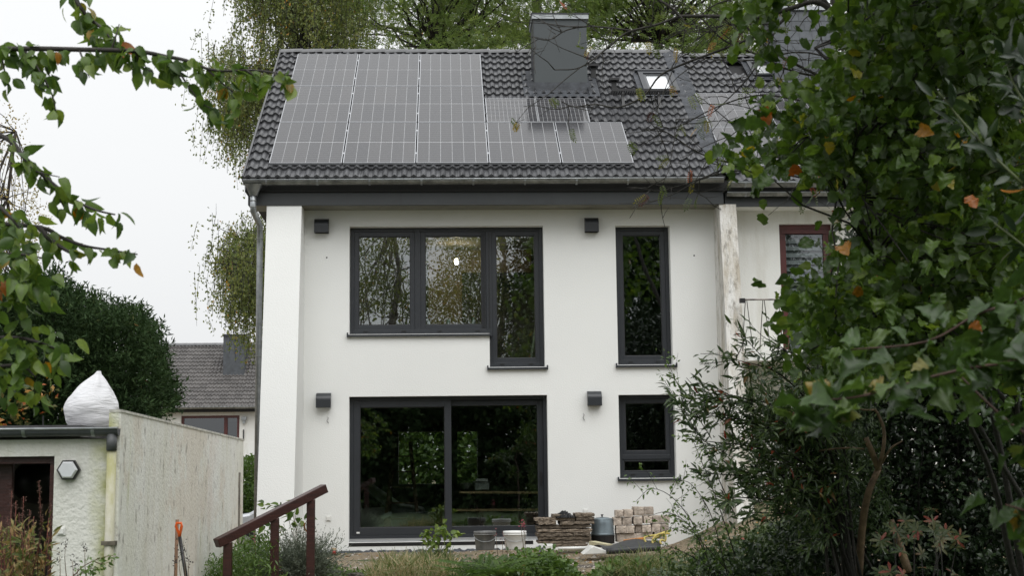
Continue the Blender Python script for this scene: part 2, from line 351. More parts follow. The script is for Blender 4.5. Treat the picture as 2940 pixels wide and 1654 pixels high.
# plinth strip of bitumen at the foot of the wall
box('plinth_membrane', (.54, -.03, -.3), (7.0, -.004, -.01), LEAD, house)
# slanting party fins (side view profile, extruded in X)
MB().prism([(-.50, 5.345), (-1.50, -.3), (-1.50, -.8), (.5, -.8), (.5, 5.345)], 0.0, .535, axis=0).build('left_fin', WHITE, house)
MB().prism([(-.50, 5.345), (-.95, 1.5), (-1.25, -.3), (.5, -.3), (.5, 5.345)], 7.06, 7.325, axis=0).build('right_fin', FINST, house)
# gable side wall and rear
MB().prism([(.5, -.8), (8.2, -.8), (8.2, 5.5), (3.9, 8.75), (.5, 6.3)], 0.0, .30, axis=0).build('gable_wall', WHITE, house)
REARW = [(P(1003, 1100, 8.2)[0], P(1122, 1100, 8.2)[0], .95, 2.05), (P(1150, 1100, 8.2)[0], P(1200, 1100, 8.2)[0], .95, 2.05)]
facade(REARW, .3, 7.2, -.8, 5.5, 8.0, 8.3, 'rear_wall', INT, house)
box('party_wall', (7.2, .40, -.3), (7.33, 8.3, 5.5), INT, house)
# inside: floors, ceiling, cross walls
box('ground_floor', (.30, .40, .02), (7.2, 8.0, .12), mat('inside_floor', (.12, .09, .065), .6), house)
box('upper_floor', (.30, .40, 2.52), (7.2, 8.0, 2.78), INT, house)
box('attic_floor', (.30, .40, 5.16), (7.2, 8.0, 5.36), INT, house)
box('cross_wall', (4.85, .40, .12), (5.0, 8.0, 2.52), INT, house)
box('upper_cross_wall', (4.85, .40, 2.78), (5.0, 8.0, 5.16), INT, house)
box('upper_back_wall', (.30, 4.2, 2.78), (4.85, 4.35, 5.16), INT, house)
box('warm_partition', (2.45, 2.9, 2.78), (3.05, 3.0, 5.16), INTW, house)
box('warm_header', (3.05, 2.9, 4.75), (4.30, 3.0, 5.16), INTW, house)
MB().prism([(2.05, 2.785), (2.78, 2.785), (2.25, 4.4), (2.12, 4.55)], 1.2, 1.28, 1).build('dark_curtain', BLACK, house)
# fascia, soffit
box('fascia', (-.285, -.52, 5.346), (7.125, -.47, 5.63), ANTH2, house)
for xj in (2.07, 4.42): box('fascia_joint', (xj, -.5225, 5.347), (xj+.006, -.5195, 5.629), BLACK, house)
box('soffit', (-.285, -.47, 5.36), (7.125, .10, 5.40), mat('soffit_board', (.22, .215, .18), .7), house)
box('barge_board', (-.295, -.47, 5.36), (-.255, 0.3, 5.75), ANTH2, house)
# roof body
RX0, RX1, RY1 = -.35, 7.10, 4.20
rz = lambda y, off=0: EZ+(y-EY)*math.tan(ROOF_A)+off
roof = MB().prism([(EY+.04, rz(EY+.04)-.06), (RY1, rz(RY1)-.06), (8.9, rz(RY1)-.06-(8.9-RY1)*.72), (8.9, 5.4), (EY+.04, 5.55)], RX0+.02, 7.19, axis=0).build('roof', DARKD, house)
# tiles
def tile_mesh(name='roof_tile', w=.30, L=.36, h=.038, lift=.042):
    nx = 12; V = []; F = []
    def prof(x):
        u = (x/w*2) % 1.0
        return h*max(0., math.cos((u-.5)*math.pi/.56))**1.0 if abs(u-.5) < .28 else 0.
    for (v, dz) in ((0, lift-.046), (0, lift), (L, 0.)):
        for i in range(nx+1):
            x = w*i/nx; V.append((x, v, prof(x+.0)+dz))
    n = nx+1
    for r in range(2):
        for i in range(nx): F.append((r*n+i, r*n+i+1, (r+1)*n+i+1, (r+1)*n+i))
    F.append((0, n, 2*n)); F.append((n-1, 3*n-1, 2*n-1))
    me = make_mesh(name, V, F); return me
TM = tile_mesh(); TM.materials.append(TILE)
def slope_matrix(x, v, off=0., o=(0, EY, EZ)):
    p = np.array(o, float)+np.array([x, 0, 0])+RU*v+RN*off
    return Matrix(((1, 0, 0, p[0]), (0, CA, -SA, p[1]), (0, SA, CA, p[2]), (0, 0, 0, 1)))
RLEN = (RY1-EY)/CA; ROW = RLEN/18.0; TW = .30
PO = np.array([0., -.30, 6.0618])          # lower left corner of the array, on the panel plane
PVo = np.dot(PO-np.array([0, EY, EZ]), RU); PNo = np.dot(PO-np.array([0, EY, EZ]), RN)
PW, PL, GX, GV = 1.134, 1.7107, .02, .02
def sol(x, y):
    p = RP(x, y, PNo); return p[0], float(np.dot(p-np.array([0, EY, EZ]), RU))
sx0, sv1 = sol(1220.5, 247.1); sx1, _ = sol(1470, 245.5); smx, _ = sol(1345.6, 246.2)
SPV0 = PVo+PL+GV; SPH = sv1-SPV0
COVER = [(0, 3*PW+2*GX, PVo, PVo+3*PL+2*GV), (3*(PW+GX), 5*PW+4*GX, PVo, PVo+PL), (sx0, sx1, SPV0, sv1)]
cx0, cx1 = 4.372, 5.325; CHY = 2.45; CHV = (CHY-EY)/CA
SKL = RP(1603, 184, .05); SKB = RP(1700, 233, .05)
skx0, skx1 = SKL[0], RP(1690, 184, .05)[0]; skv1 = float(np.dot(SKL-np.array([0, EY, EZ]), RU)); skv0 = float(np.dot(SKB-np.array([0, EY, EZ]), RU))
nrow, ncol = 18, int((7.08-RX0)/TW)
for r in range(nrow):
    for c in range(ncol+1):
        x0 = RX0+c*TW; v0 = r*ROW; x1, v1 = x0+TW, v0+ROW
        if x0 > 7.02: continue
        hid = any(x0 > a+.02 and x1 < b-.02 and v0 > va+(.28 if va < 1 else .02) and v1 < vb-.10 for a, b, va, vb in COVER)
        hid = hid or (x0 > .15 and x1 < 3.45 and .75 < v0 and v1 < 5.4)
        if x0 > cx0-.05 and x1 < cx1+.05 and v0 > CHV-.1 and v1 < CHV+1.1: continue
        if x0 > skx0-.1 and x1 < skx1+.12 and v0 > skv0-.02 and v1 < skv1+.1: continue
        if hid: continue
        add('roof_tile', TM, None, roof, slope_matrix(x0+rng.normal()*.002, v0+rng.normal()*.003, rng.normal()*.0015)@Matrix.Rotation(rng.normal()*.006, 4, 'Z'))
# verge trim on the left gable
MB().bar(np.array([RX0-.012, EY, EZ])+RN*.01, np.array([RX0-.012, RY1, rz(RY1)])+RN*.01, .03, .10, up=tuple(RN)).build('verge_trim', TILE, roof)
def ridge_mesh():
    V = []; F = []; n = 9
    for (x, s) in ((0, 1.0), (.42, .93)):
        for i in range(n):
            t = math.pi*i/(n-1); V.append((x, -math.cos(t)*.125*s, math.sin(t)*.095*s-.02))
    for i in range(n-1): F.append((i, i+1, n+i+1, n+i))
    F.append(tuple(range(n))); return make_mesh('ridge_tile', V, F, False)
RM = ridge_mesh(); RM.materials.append(RIDGE)
for i in range(19):
    x = RX0+i*.395
    if cx0-.3 < x < cx1-.1: continue
    add('ridge_tile', RM, None, roof, Matrix.Translation((x, RY1+.02, rz(RY1)+.0))@Matrix.Rotation(-.05, 4, 'Y'))
# valley flashing between the houses: dressed lead following the tiles
V = []; F = []; nv = 60
for i in range(nv+1):
    v = RLEN*i/nv
    for j, (dx, dz) in enumerate(((-.20, .052), (-.10, .058), (0, .085), (.10, .03), (.17, -.02))):
        k = .012*math.sin(v*19+j*1.7)+.010*math.sin(v*41+j)
        V.append(np.array([7.14+dx, EY, EZ])+RU*v+RN*(dz+k))
for i in range(nv):
    for j in range(4): a = i*5+j; F.append((a, a+1, a+6, a+5))
add('lead_flashing', make_mesh('lead_flashing', V, F, False), LEAD, roof)
# gutter: half round with bead, and brackets
def gutter(x0, x1, yc, zt, r, parent, brk, matl=ZINC2, drop=.0):
    mb = MB(); n = 10; V = []; F = []
    for x in (x0, x1):
        for i in range(n+1):
            t = math.pi*i/n; V.append((x, yc-math.cos(t)*r, zt-math.sin(t)*r+(drop if x == x1 else 0)))
    for i in range(n): F.append((i, i+1, n+2+i, n+1+i))
    mb.raw(V, F)
    V2 = [(v[0], yc+(v[1]-yc)*.93, zt+(v[2]-zt)*.93) for v in V]; mb.raw(V2, [tuple(reversed(f)) for f in F])
    mb.raw(V[:n+1], [tuple(range(n+1))]); mb.raw(V[n+1:], [tuple(range(n, -1, -1))])
    g = mb.build('gutter', matl, parent, False)
    MB().tube([(x0, yc-r, zt), (x1, yc-r, zt+drop)], .011, n=8).build('gutter_bead', ZINC, g, True)
    for x in brk:
        b = MB(); V = []; F = []
        for xx in (x, x+.03):
            for i in range(n+1):
                t = math.pi*i/n; V.append((xx, yc-math.cos(t)*(r+.006), zt-math.sin(t)*(r+.006)))
        for i in range(n): F.append((i, i+1, n+2+i, n+1+i))
        b.raw(V, F).build('gutter_bracket', ZINC, g)
    return g
gutter(-.34, 7.10, -.685, 5.70, .070, house, [-.0, .78, 1.58, 2.38, 3.18, 3.98, 4.78, 5.58, 6.5], drop=.02)
# hopper and downpipe
dp = MB()
hx, hy = -.185, -.685; dpx = float(P(650, 950, -.40)[0])
dp.raw([(hx-.13, hy-.077, 5.64), (hx+.13, hy-.077, 5.64), (hx+.13, hy+.06, 5.64), (hx-.13, hy+.06, 5.64), (hx-.05, hy-.05, 5.46), (hx+.05, hy-.05, 5.46), (hx+.05, hy+.05, 5.46), (hx-.05, hy+.05, 5.46)],
       [(0, 1, 5, 4), (1, 2, 6, 5), (2, 3, 7, 6), (3, 0, 4, 7)])
dp.tube([(hx, hy, 5.47), (hx, hy, 5.22), (hx+.5*(dpx-hx), hy+.16, 5.14), (dpx, -.40, 5.05), (dpx, -.40, 4.6), (dpx, -.40, -.7)], .047, n=14)
dpo = dp.build('downpipe', ZINC, house, True)
for z in (5.38, 5.28, 5.0, 4.83, 3.0, 2.55, 1.0): MB().tube([(hx if z > 5.1 else dpx, hy if z > 5.1 else -.40, z), (hx if z > 5.1 else dpx, hy if z > 5.1 else -.40, z+.012)], .051, n=14).build('pipe_ring', ZINC2, dpo, True)
# chimney
chb = rz(CHY)-.3
chim = MB().box((cx0, CHY, chb), (cx1, CHY+.75, 9.30)).build('chimney', CHIMM, house)
box('chimney_cap', (cx0-.035, CHY-.035, 9.30), (cx1+.035, CHY+.79, 9.385), ZINC, chim)
box('chimney_lid', (cx0-.05, CHY-.05, 9.385), (cx1+.05, CHY+.81, 9.405), ANTH, chim)
box('chimney_side_board', (cx0-.012, CHY-.006, 7.95), (cx0+.0, CHY+.75, 9.30), ANTH, chim)
a0 = np.array([cx0-.02, CHY, rz(CHY)]); 
V = []; F = []; n = 24
for i in range(n+1):
    x = cx0-.06+(cx1-cx0+.12)*i/n; wv = .02*max(0, math.cos((x-RX0)/.15*2*math.pi))
    V += [(x, CHY-.008, rz(CHY)+.20), (x, CHY-.02, rz(CHY)+.045), tuple(np.array([x, CHY-.25, rz(CHY-.25)])+RN*(.045+wv))]
for i in range(n):
    for j in range(2): F.append((i*3+j, i*3+3+j, i*3+4+j, i*3+1+j))
add('chimney_apron', make_mesh('chimney_apron', V, F), LEAD, chim)
for sx_, xx in ((-1, cx0), (1, cx1)):
    V = []; F = []
    for i in range(25):
        y = CHY-.25+i*1.05/24; k = .012*math.sin(i*1.9)
        for dx, dz in ((.0, .12), (.012, .06), (.10, .055+k), (.20, .06-k)):
            V.append((xx+sx_*dx, y, rz(y)+dz))
    for i in range(24):
        for j in range(3): F.append((i*4+j, i*4+j+1, i*4+5+j, i*4+4+j))
    add('side_flashing', make_mesh('side_flashing', V, F), LEAD, chim)
# roof window, roof steps
def rpt(x, v, off): return np.array([x, EY, EZ])+RU*v+RN*off
def slope_box(mb, x0, x1, v0, v1, n0, n1):
    V = [rpt(x, v, n_) for n_ in (n0, n1) for x, v in ((x0, v0), (x1, v0), (x1, v1), (x0, v1))]
    return mb.raw(V, [(0,3,2,1),(4,5,6,7),(0,1,5,4),(1,2,6,5),(2,3,7,6),(3,0,4,7)])
def roof_window(parent, x0, x1, v0, v1, glassm):
    mb = MB(); t = .085
    for a in ((x0, x0+t, v0, v1), (x1-t, x1, v0, v1), (x0+t, x1-t, v0, v0+t), (x0+t, x1-t, v1-t*1.2, v1)): slope_box(mb, *a, .0, .10)
    o = mb.build('roof_window', ANTH, parent)
    s = MB()
    for a in ((x0+t, x0+t+.05, v0+t, v1-t), (x1-t-.05, x1-t, v0+t, v1-t), (x0+t+.05, x1-t-.05, v0+t, v0+t+.03), (x0+t+.05, x1-t-.05, v1-t*1.2-.05, v1-t*1.2)): slope_box(s, *a, .0, .075)
    s.build('window_sash', mat('grey_sash', (.10, .105, .11), .4, .3), o)
    slope_box(MB(), x0+t+.05, x1-t-.05, v0+t+.03, v1-t*1.2-.05, .03, .05).build('pane', glassm, o)
    slope_box(MB(), x0-.10, x1+.10, v0-.16, v0, .05, .058).build('window_apron', LEAD, o)
    slope_box(MB(), x0-.05, x1+.05, v1, v1+.05, .03, .115).build('top_cover', ANTH, o)
    slope_box(MB(), x0-.09, x0, v0, v1, .045, .06).build('side_gutter', LEAD, o); slope_box(MB(), x1, x1+.09, v0, v1, .045, .06).build('side_gutter', LEAD, o)
    return o
def _sky_glass():
    m_, t, b, n, l = newmat('painted_sky_glass'); b.inputs['Base Color'].default_value = (.75, .77, .78, 1); b.inputs['Roughness'].default_value = .05; b.inputs['Specular IOR Level'].default_value = .8; b.inputs['Coat Weight'].default_value = .6; return m_  # white sky reflection is put into the pane's base colour
SKG = _sky_glass()
roof_window(roof, skx0, skx1, skv0, skv1, SKG)
tx0, tx1 = RP(1537, 236, .2)[0], RP(1692, 236, .2)[0]; tv = float(np.dot(RP(1612, 236, .2)-np.array([0, EY, EZ]), RU))
st = thing('roof_step', 'black perforated roof step below the roof window of the white house', 'roof step', rpt((tx0+tx1)/2, tv, .05))
mb = MB()
yy, zz = rpt(0, tv, .22)[1:]
mb.box((tx0, yy-.125, zz), (tx1, yy-.10, zz+.045)).box((tx0, yy+.10, zz), (tx1, yy+.125, zz+.045))
for i in range(26):
    x = tx0+(tx1-tx0)*(i+.5)/26; mb.box((x-.008, yy-.10, zz+.005), (x+.008, yy+.10, zz+.035))
mb.build('tread', BLACK, st)
for xx in (tx0+.2, tx1-.25):
    p = rpt(xx, tv-.28, .05); MB().bar(p, (xx, yy-.02, zz), .05, .02).bar((xx, yy-.02, zz-.02), rpt(xx, tv-.1, .05), .05, .03).build('bracket', BLACK, st)
for i, (px, py) in enumerate(((1493, 196), (1545, 232))):
    b0 = RP(px, py, .04); t = thing('roof_step_bracket', ('black roof step bracket beside the dark grey chimney', 'black roof step bracket left of the roof window')[i], 'bracket', b0)
    MB().box((b0[0]-.045, b0[1]-.02, b0[2]), (b0[0]+.045, b0[1]+.03, b0[2]+.22)).build('upright', BLACK, t)
    MB().box((b0[0]-.09, b0[1]-.10, b0[2]+.205), (b0[0]+.09, b0[1]+.10, b0[2]+.245)).build('tread', BLACK, t)
# ------------------------------------------------------------------ windows
def frame_rect(mb, x0, x1, z0, z1, t, y0, y1, tb=None):
    tb = tb or t
    mb.box((x0, y0, z0), (x0+t, y1, z1)).box((x1-t, y0, z0), (x1, y1, z1)).box((x0+t, y0, z0), (x1-t, y1, z0+tb)).box((x0+t, y0, z1-t), (x1-t, y1, z1))
    return mb
def sash(win, x0, x1, z0, z1, t=.075, y0=.175, y1=.245, fixed=False):
    s = frame_rect(MB(), x0, x1, z0, z1, t, y0, y1).build('sash', ANTH, win, bevel=.004)
    f = frame_rect(MB(), x0+t-.002, x1-t+.002, z0+t-.002, z1-t+.002, .012, y0+.012, y1-.02).build('glazing_bead', BLACK, win)
    MB().box((x0+t+.0, y0+.030, z0+t+.0), (x1-t-.0, y0+.034, z1-t-.0)).build('pane', GLASS, win)
def sill(win, x0, x1, z, y1=.20):
    s = MB().raw([(x0, -.055, z-.045), (x1, -.055, z-.045), (x1, -.055, z-.012), (x0, -.055, z-.012), (x0, y1, z+.004), (x1, y1, z+.004), (x1, -.048, z-.045), (x0, -.048, z-.045)],
                 [(0, 1, 2, 3), (3, 2, 5, 4), (0, 7, 6, 1), (7, 4, 5, 6), (0, 3, 4, 7), (1, 6, 5, 2)]).build('sill', ANTH, win)
    for xx in (x0-.014, x1-.004): box('sill_end', (xx, -.06, z-.048), (xx+.018, .19, z+.022), ANTH, s)
def drains(win, xs, z):
    for x in xs: box('drain_cap', (x-.035, .148, z), (x+.035, .1585, z+.018), BLACK, win)
x0, x1, z0, z1 = W1; xs_ = W1R[0]; zb = W1R[2]
mb = MB()
mb.box((x0, .16, z0), (x0+.062, .25, z1)).box((x1-.062, .16, zb), (x1, .25, z1)).box((x0+.062, .16, z1-.062), (x1-.062, .25, z1))
mb.box((x0+.062, .16, z0), (xs_-.04, .25, z0+.085)).box((xs_-.04, .16, zb), (xs_+.05, .25, z1-.062)).box((xs_+.05, .16, zb), (x1-.062, .25, zb+.085))
mxm = P(1051, 700, .2)[0]; mb.box((mxm-.045, .16, z0+.085), (mxm+.045, .25, z1-.062))
win1 = mb.build('window', ANTH, house, bevel=.003)
sash(win1, x0+.062, mxm-.045, z0+.085, z1-.062); sash(win1, mxm+.045, xs_-.04, z0+.085, z1-.062)
sash(win1, xs_+.05, x1-.062, zb+.085, z1-.062, t=.07)
for k, xx in enumerate((xs_-.105, xs_-.075, xs_+.0)): box('post_rib', (xx, .152, z0+.1), (xx+.012, .1605, z1-.07), BLACK, win1)
sill(win1, x0-.02, xs_+.02, z0); sill(win1, xs_-.03, x1+.03, zb)
drains(win1, (x0+.25, x0+.85, x0+1.42, x0+2.02), z0+.045); drains(win1, (xs_+.2, xs_+.66), zb+.045)
def simple_window(r, transom=None):
    x0, x1, z0, z1 = r; mb = frame_rect(MB(), x0, x1, z0, z1, .06, .16, .25, .085)
    if transom: mb.box((x0+.06, .16, transom-.035), (x1-.06, .25, transom+.035))
    wn = mb.build('window', ANTH, house, bevel=.003)
    if transom:
        sash(wn, x0+.06, x1-.06, transom+.035, z1-.06, t=.065); sash(wn, x0+.06, x1-.06, z0+.085, transom-.035, t=.03)
    else: sash(wn, x0+.06, x1-.06, z0+.085, z1-.06, t=.07)
    sill(wn, x0-.025, x1+.045, z0); drains(wn, (x0+.22, x1-.22), z0+.045); return wn
simple_window(W2); simple_window(W3, transom=1.415)
# sliding door
x0, x1, z0, z1 = DOOR; sm_ = P(1128, 1200, .2)[0]
sdoor = frame_rect(MB(), x0, x1, z0+.05, z1, .055, .14, .30, .05).build('sliding_door', ANTH, house)
l1 = frame_rect(MB(), x0+.055, sm_+.05, z0+.10, z1-.055, .105, .155, .21, .12).build('sliding_leaf', ANTH, sdoor, bevel=.004)
box('pane', (x0+.16, .18, z0+.22), (sm_-.055, .184, z1-.16), GLASS, sdoor)
frame_rect(MB(), x0+.158, sm_-.053, z0+.218, z1-.158, .012, .165, .20).build('glazing_bead', BLACK, sdoor)
l2 = frame_rect(MB(), sm_-.045, x1-.055, z0+.10, z1-.055, .095, .225, .28, .12).build('fixed_leaf', ANTH, sdoor, bevel=.004)
box('pane', (sm_+.05, .25, z0+.22), (x1-.15, .254, z1-.15), GLASS, sdoor)
box('door_handle', (x1-.115, .205, 1.0), (x1-.085, .225, 1.2), BLACK, sdoor)
box('threshold', (x0+.002, .10, z0+.005), (x1-.002, .30, z0+.05), ALU, sdoor)
box('door_gap', (x0+.002, .12, z0-.0), (x1-.002, .30, z0+.004), BLACK, sdoor)
box('sill_membrane', (x0+.002, -.004, z0-.06), (x1-.25, -.001, z0-.005), BLACK, sdoor)
box('door_sticker', (x0+.11, .1535, z0+.13), (x0+.16, .155, z0+.155), PLAST, sdoor)
# ------------------------------------------------------------------ solar panels
def bar4(mb, w_, l_, t, z0, z1):
    mb.box((0, 0, z0), (t, l_, z1)).box((w_-t, 0, z0), (w_, l_, z1)).box((t, 0, z0), (w_-t, t, z1)).box((t, l_-t, z0), (w_-t, l_, z1)); return mb
def cell_me(name, w_, h_):
    return make_mesh(name, [(0, 0, 0), (w_, 0, 0), (w_, h_, 0), (0, h_, 0), (0, 0, -.002), (w_, 0, -.002), (w_, h_, -.002), (0, h_, -.002)], [(0, 1, 2, 3), (0, 4, 5, 1), (1, 5, 6, 2), (2, 6, 7, 3), (3, 7, 4, 0)])
def panel_kit(w_, l_, nc, nr, gapx, gapy, frm=.011):
    fr = make_mesh('frame', *(lambda b: (b.V, b.F))(bar4(MB(), w_, l_, frm, -.035, .0025))); fr.materials.append(ALU)
    bs = make_mesh('backsheet', [(frm, frm, -.004), (w_-frm, frm, -.004), (w_-frm, l_-frm, -.004), (frm, l_-frm, -.004), (frm, frm, -.03), (w_-frm, frm, -.03), (w_-frm, l_-frm, -.03), (frm, l_-frm, -.03)], [(0, 1, 2, 3), (7, 6, 5, 4)]); bs.materials.append(BACKS)
    iw = (w_-2*frm-.008); il = (l_-2*frm-.008); cw = (iw-gapx*(nc-1))/nc; ch = (il-gapy*(nr-1))/nr
    ce = cell_me('cell', cw, ch); ce.materials.append(CELL)
    offs = [(frm+.004+i*(cw+gapx), frm+.004+j*(ch+gapy)) for i in range(nc) for j in range(nr)]
    return fr, bs, ce, offs
KIT = panel_kit(PW, PL, 6, 2, .008, .030, .011)
KITS = panel_kit(smx-sx0-.006, SPH, 12, 6, .006, .013, .011)
CLAMP = make_mesh('clamp', *(lambda b: (b.V, b.F))(MB().box((-.03, -.03, -.09), (.0, .03, .006)))); CLAMP.materials.append(BLACK)
CLIP = make_mesh('mid_clamp', *(lambda b: (b.V, b.F))(MB().box((.001, -.03, -.02), (.019, .03, .007)))); CLIP.materials.append(ALU)
def panel(kit, x, v, label, group, o=(0, EY, EZ), off=None, endl=False, endr=False, w_=PW, l_=PL, mid=True):
    off = PNo if off is None else off; M = slope_matrix(x, v, off, o); p = M.translation
    t = bpy.data.objects.new('solar_panel', None); C.objects.link(t); t.matrix_world = M; tagp(t, label, 'solar panel', group)
    for nm, me in (('frame', kit[0]), ('backsheet', kit[1])):
        q = bpy.data.objects.new(nm, me); C.objects.link(q); q.parent = t
    for (ox, oy) in kit[3]:
        q = bpy.data.objects.new('cell', kit[2]); C.objects.link(q); q.parent = t; q.location = (ox, oy, 0)
    for k in (.22, .78):
        if endl: q = bpy.data.objects.new('clamp', CLAMP); C.objects.link(q); q.parent = t; q.location = (-.004, l_*k, 0)
        if endr: q = bpy.data.objects.new('clamp', CLAMP); C.objects.link(q); q.parent = t; q.location = (w_+.034, l_*k, 0)
        elif mid: q = bpy.data.objects.new('mid_clamp', CLIP); C.objects.link(q); q.parent = t; q.location = (w_, l_*k, 0)
    return t
cn = ('leftmost', 'second', 'third', 'fourth', 'fifth')
for r, rn in enumerate(('bottom row along the eaves', 'middle row', 'top row under the ridge')):
    for c in range(5 if r == 0 else 3):
        nm_ = ('leftmost', 'second from the gable', 'third from the gable, under the left small panel', 'fourth from the gable', 'rightmost')[c] if r == 0 else ('leftmost', 'middle', 'rightmost')[c]
        if r == 0: nm_ = ('leftmost', 'second from left', 'middle', 'second from right', 'rightmost')[c]
        panel(KIT, c*(PW+GX), PVo+r*(PL+GV), f'large grey solar panel, {nm_} of the {rn}', 'large solar panels on the white house roof', endl=(c == 0), endr=(c == (4 if r == 0 else 2)))
panel(KITS, sx0, SPV0, 'small finely gridded solar panel below the chimney, left of the pair', 'small solar panels under the chimney', w_=smx-sx0, l_=SPH, mid=False)
panel(KITS, smx+.003, SPV0, 'small finely gridded solar panel below the chimney, right of the pair', 'small solar panels under the chimney', w_=sx1-smx, l_=SPH, endr=True)
rails = MB()
for v in (PVo+PL*.22, PVo+PL*.78): slope_box(rails, -.05, 5*PW+4*GX+.05, v-.02, v+.02, .05, PNo-.036)
for r in (1, 2):
    for k in (.22, .78): v = PVo+r*(PL+GV)+PL*k; slope_box(rails, -.05, 3*PW+2*GX+.05, v-.02, v+.02, .05, PNo-.036)
rails.build('mounting_rail', BLACK, roof)
# ------------------------------------------------------------------ vent hoods, sockets
def hood(x0, x1, z0, z1, label):
    t = thing('vent_hood', label, 'vent hood', ((x0+x1)/2, 0, z0), 'curved dark vent hoods on the white wall')
    n = 12; d = .14; prof = []
    for i in range(n+1):
        a = math.pi/2*i/n; prof.append((-.004-d*math.sin(a), z1-.11*(1-math.cos(a))))
    prof = prof+[(-.004-d, z0+.012), (-.004-d+.01, z0+.004), (-.004-d+.012, z1-.12)]+[(-.004-(d-.012)*math.sin(math.pi/2*i/n), z1-.012-.105*(1-math.cos(math.pi/2*i/n))) for i in range(n, -1, -1)]
    MB().prism(prof, x0, x1, axis=0).build('hood', ANTH, t)
    for xx in (x0+.002, x1-.008): MB().prism([(-.004, z0+.01), (-.1445+.004, z0+.012), (-.143+.004, z1-.115), (-.10, z1-.035), (-.05, z1-.014), (-.004, z1-.006)], xx, xx+.006, axis=0).build('side_plate', ANTH, t)
    box('back_plate', (x0+.01, -.006, z0+.01), (x1-.01, -.001, z1-.03), BLACK, t)
hood(.694, .92, 4.977, 5.218, 'curved dark vent hood left of the wide upper window')
hood(4.974, 5.193, 4.971, 5.22, 'curved dark vent hood beside the tall narrow upper window')
hood(.737, .965, 2.222, 2.462, 'curved dark vent hood left of the sliding door')
hood(4.968, 5.189, 2.213, 2.451, 'curved dark vent hood between the sliding door and the lower right window')
def socket(c, label, s=.085, base_y=0.):
    t = thing('wall_socket', label, 'wall socket', c, None)
    box('plate', (c[0]-s/2, base_y-.012, c[2]-s/2), (c[0]+s/2, base_y-.002, c[2]+s/2), PLAST, t, bevel=.003)
    box('cover', (c[0]-s*.33, base_y-.024, c[2]-s*.33), (c[0]+s*.33, base_y-.0125, c[2]+s*.33), PLAST, t, bevel=.003)
socket((.93, 0, .525), 'small square white socket low on the wall left of the sliding door')
p = P(1473, 1288, 0); socket((p[0], 0, p[2]), 'small white socket on the wall just above the stacked slabs', .075)
def wire(px, py, label):
    p = P(px, py, 0); t = MB().tube([(p[0], .003, p[2]+.04), (p[0]+.008, -.035, p[2]+.02), (p[0]-.012, -.03, p[2]-.02), (p[0]+.01, -.02, p[2]-.06)], .006, n=6).build('cable_end', mat('grey_cable', (.25, .25, .25), .5), None, True)
    tagp(t, label, 'cable', 'loose cable ends on the white wall')
wire(825, 1056, 'short loose cable end sticking out of the wall below the left lower vent hood'); wire(1468, 1048, 'short loose cable end sticking out of the wall right of the sliding door')
for px, py in ((822, 648), (1746, 643)):
    p = P(px, py, 0); MB().tube([(p[0], -.004, p[2]), (p[0], .0, p[2])], .013, n=8).build('drill_hole', BLACK, house)
# ================================================================== NEIGHBOUR HOUSE (right)
nb = thing('neighbour_house', 'older white terrace house behind the right hand bushes, with red framed window and slate chimney', 'house', (7.4, 0, 0))
NEZ, NRL = 5.66, RLEN
NO = (0, EY, NEZ)
NW = (8.12, 8.985, 2.85, 5.12)
facade([NW], 7.33, 17.0, -.3, 5.45, .02, .40, 'wall', WHITE2, nb)
nroof = MB().prism([(EY+.04, NEZ-.06+.03), (RY1, NEZ-.06+(RY1-EY)*math.tan(ROOF_A)), (8.9, NEZ-3.5+(RY1-EY)*math.tan(ROOF_A)), (8.9, 5.3), (EY+.04, 5.5)], 7.20, 17.0, axis=0).build('roof', DARKD, nb)
box('rear_wall', (7.33, 8.0, -.8), (17.0, 8.3, 5.4), INT, nb)
box('upper_floor', (7.33, .4, 2.52), (17.0, 8.0, 2.78), INT, nb)
# solar array of the neighbour
def RPn(x, y, off=PNo): return RP(x, y, off, np.array(NO, float))
q0 = RPn(1747, 234); q1 = RPn(1831, 417); vN1 = float(np.dot(q0-np.array(NO), RU)); vN0 = float(np.dot(q1-np.array(NO), RU)); xN = (q0[0]+q1[0])/2
PL2 = (vN1-vN0-.02)/2
KITN = panel_kit(PW, PL2, 6, 2, .009, .022)
KITD = panel_kit(PW, PL2, 6, 10, .008, .008)
for r, rn in ((0, 'lower'), (1, 'upper')):
    for c in range(5):
        panel(KITN if c < 2 else KITD, xN+c*(PW+GX), vN0+r*(PL2+.02), f"{('leftmost', 'second', 'third', 'fourth', 'fifth')[c]} solar panel from the left in the {rn} row on the neighbour's roof behind twigs", 'solar panels on the neighbour roof', o=NO, endl=(c == 0), l_=PL2)
TMN = TM.copy(); TMN.materials.clear(); TMN.materials.append(TILE)
for r in range(18):
    for c in range(17):
        x0 = 7.24+c*TW; v0 = r*ROW
        if v0 > vN0+.3 and v0+ROW < vN1-.05 and xN+.05 < x0 and x0+TW < xN+5*PW: continue
        if 9.05 < x0 < 10.5 and v0 > RLEN-1.75: continue
        if 8.15 < x0+.1 and x0 < 8.95 and RLEN-1.25 < v0 < RLEN-.35: continue
        add('roof_tile', TMN, None, nroof, slope_matrix(x0, v0, 0, NO))
for i in range(14):
    add('ridge_tile', RM, None, nroof, Matrix.Translation((7.12+i*.395, RY1+.02, NEZ+(RY1-EY)*math.tan(ROOF_A)+.01))@Matrix.Rotation(-.028, 4, 'Y'))
# its roof window
a = RPn(1880, 160, .05); b = RPn(1945, 215, .05)
_EZ = EZ; EZ = NEZ
va, vb = float(np.dot(b-np.array(NO), RU)), float(np.dot(a-np.array(NO), RU))
roof_window(nroof, a[0]-.02, a[0]+.72, RLEN-1.22, RLEN-.42, SKG)
EZ = _EZ
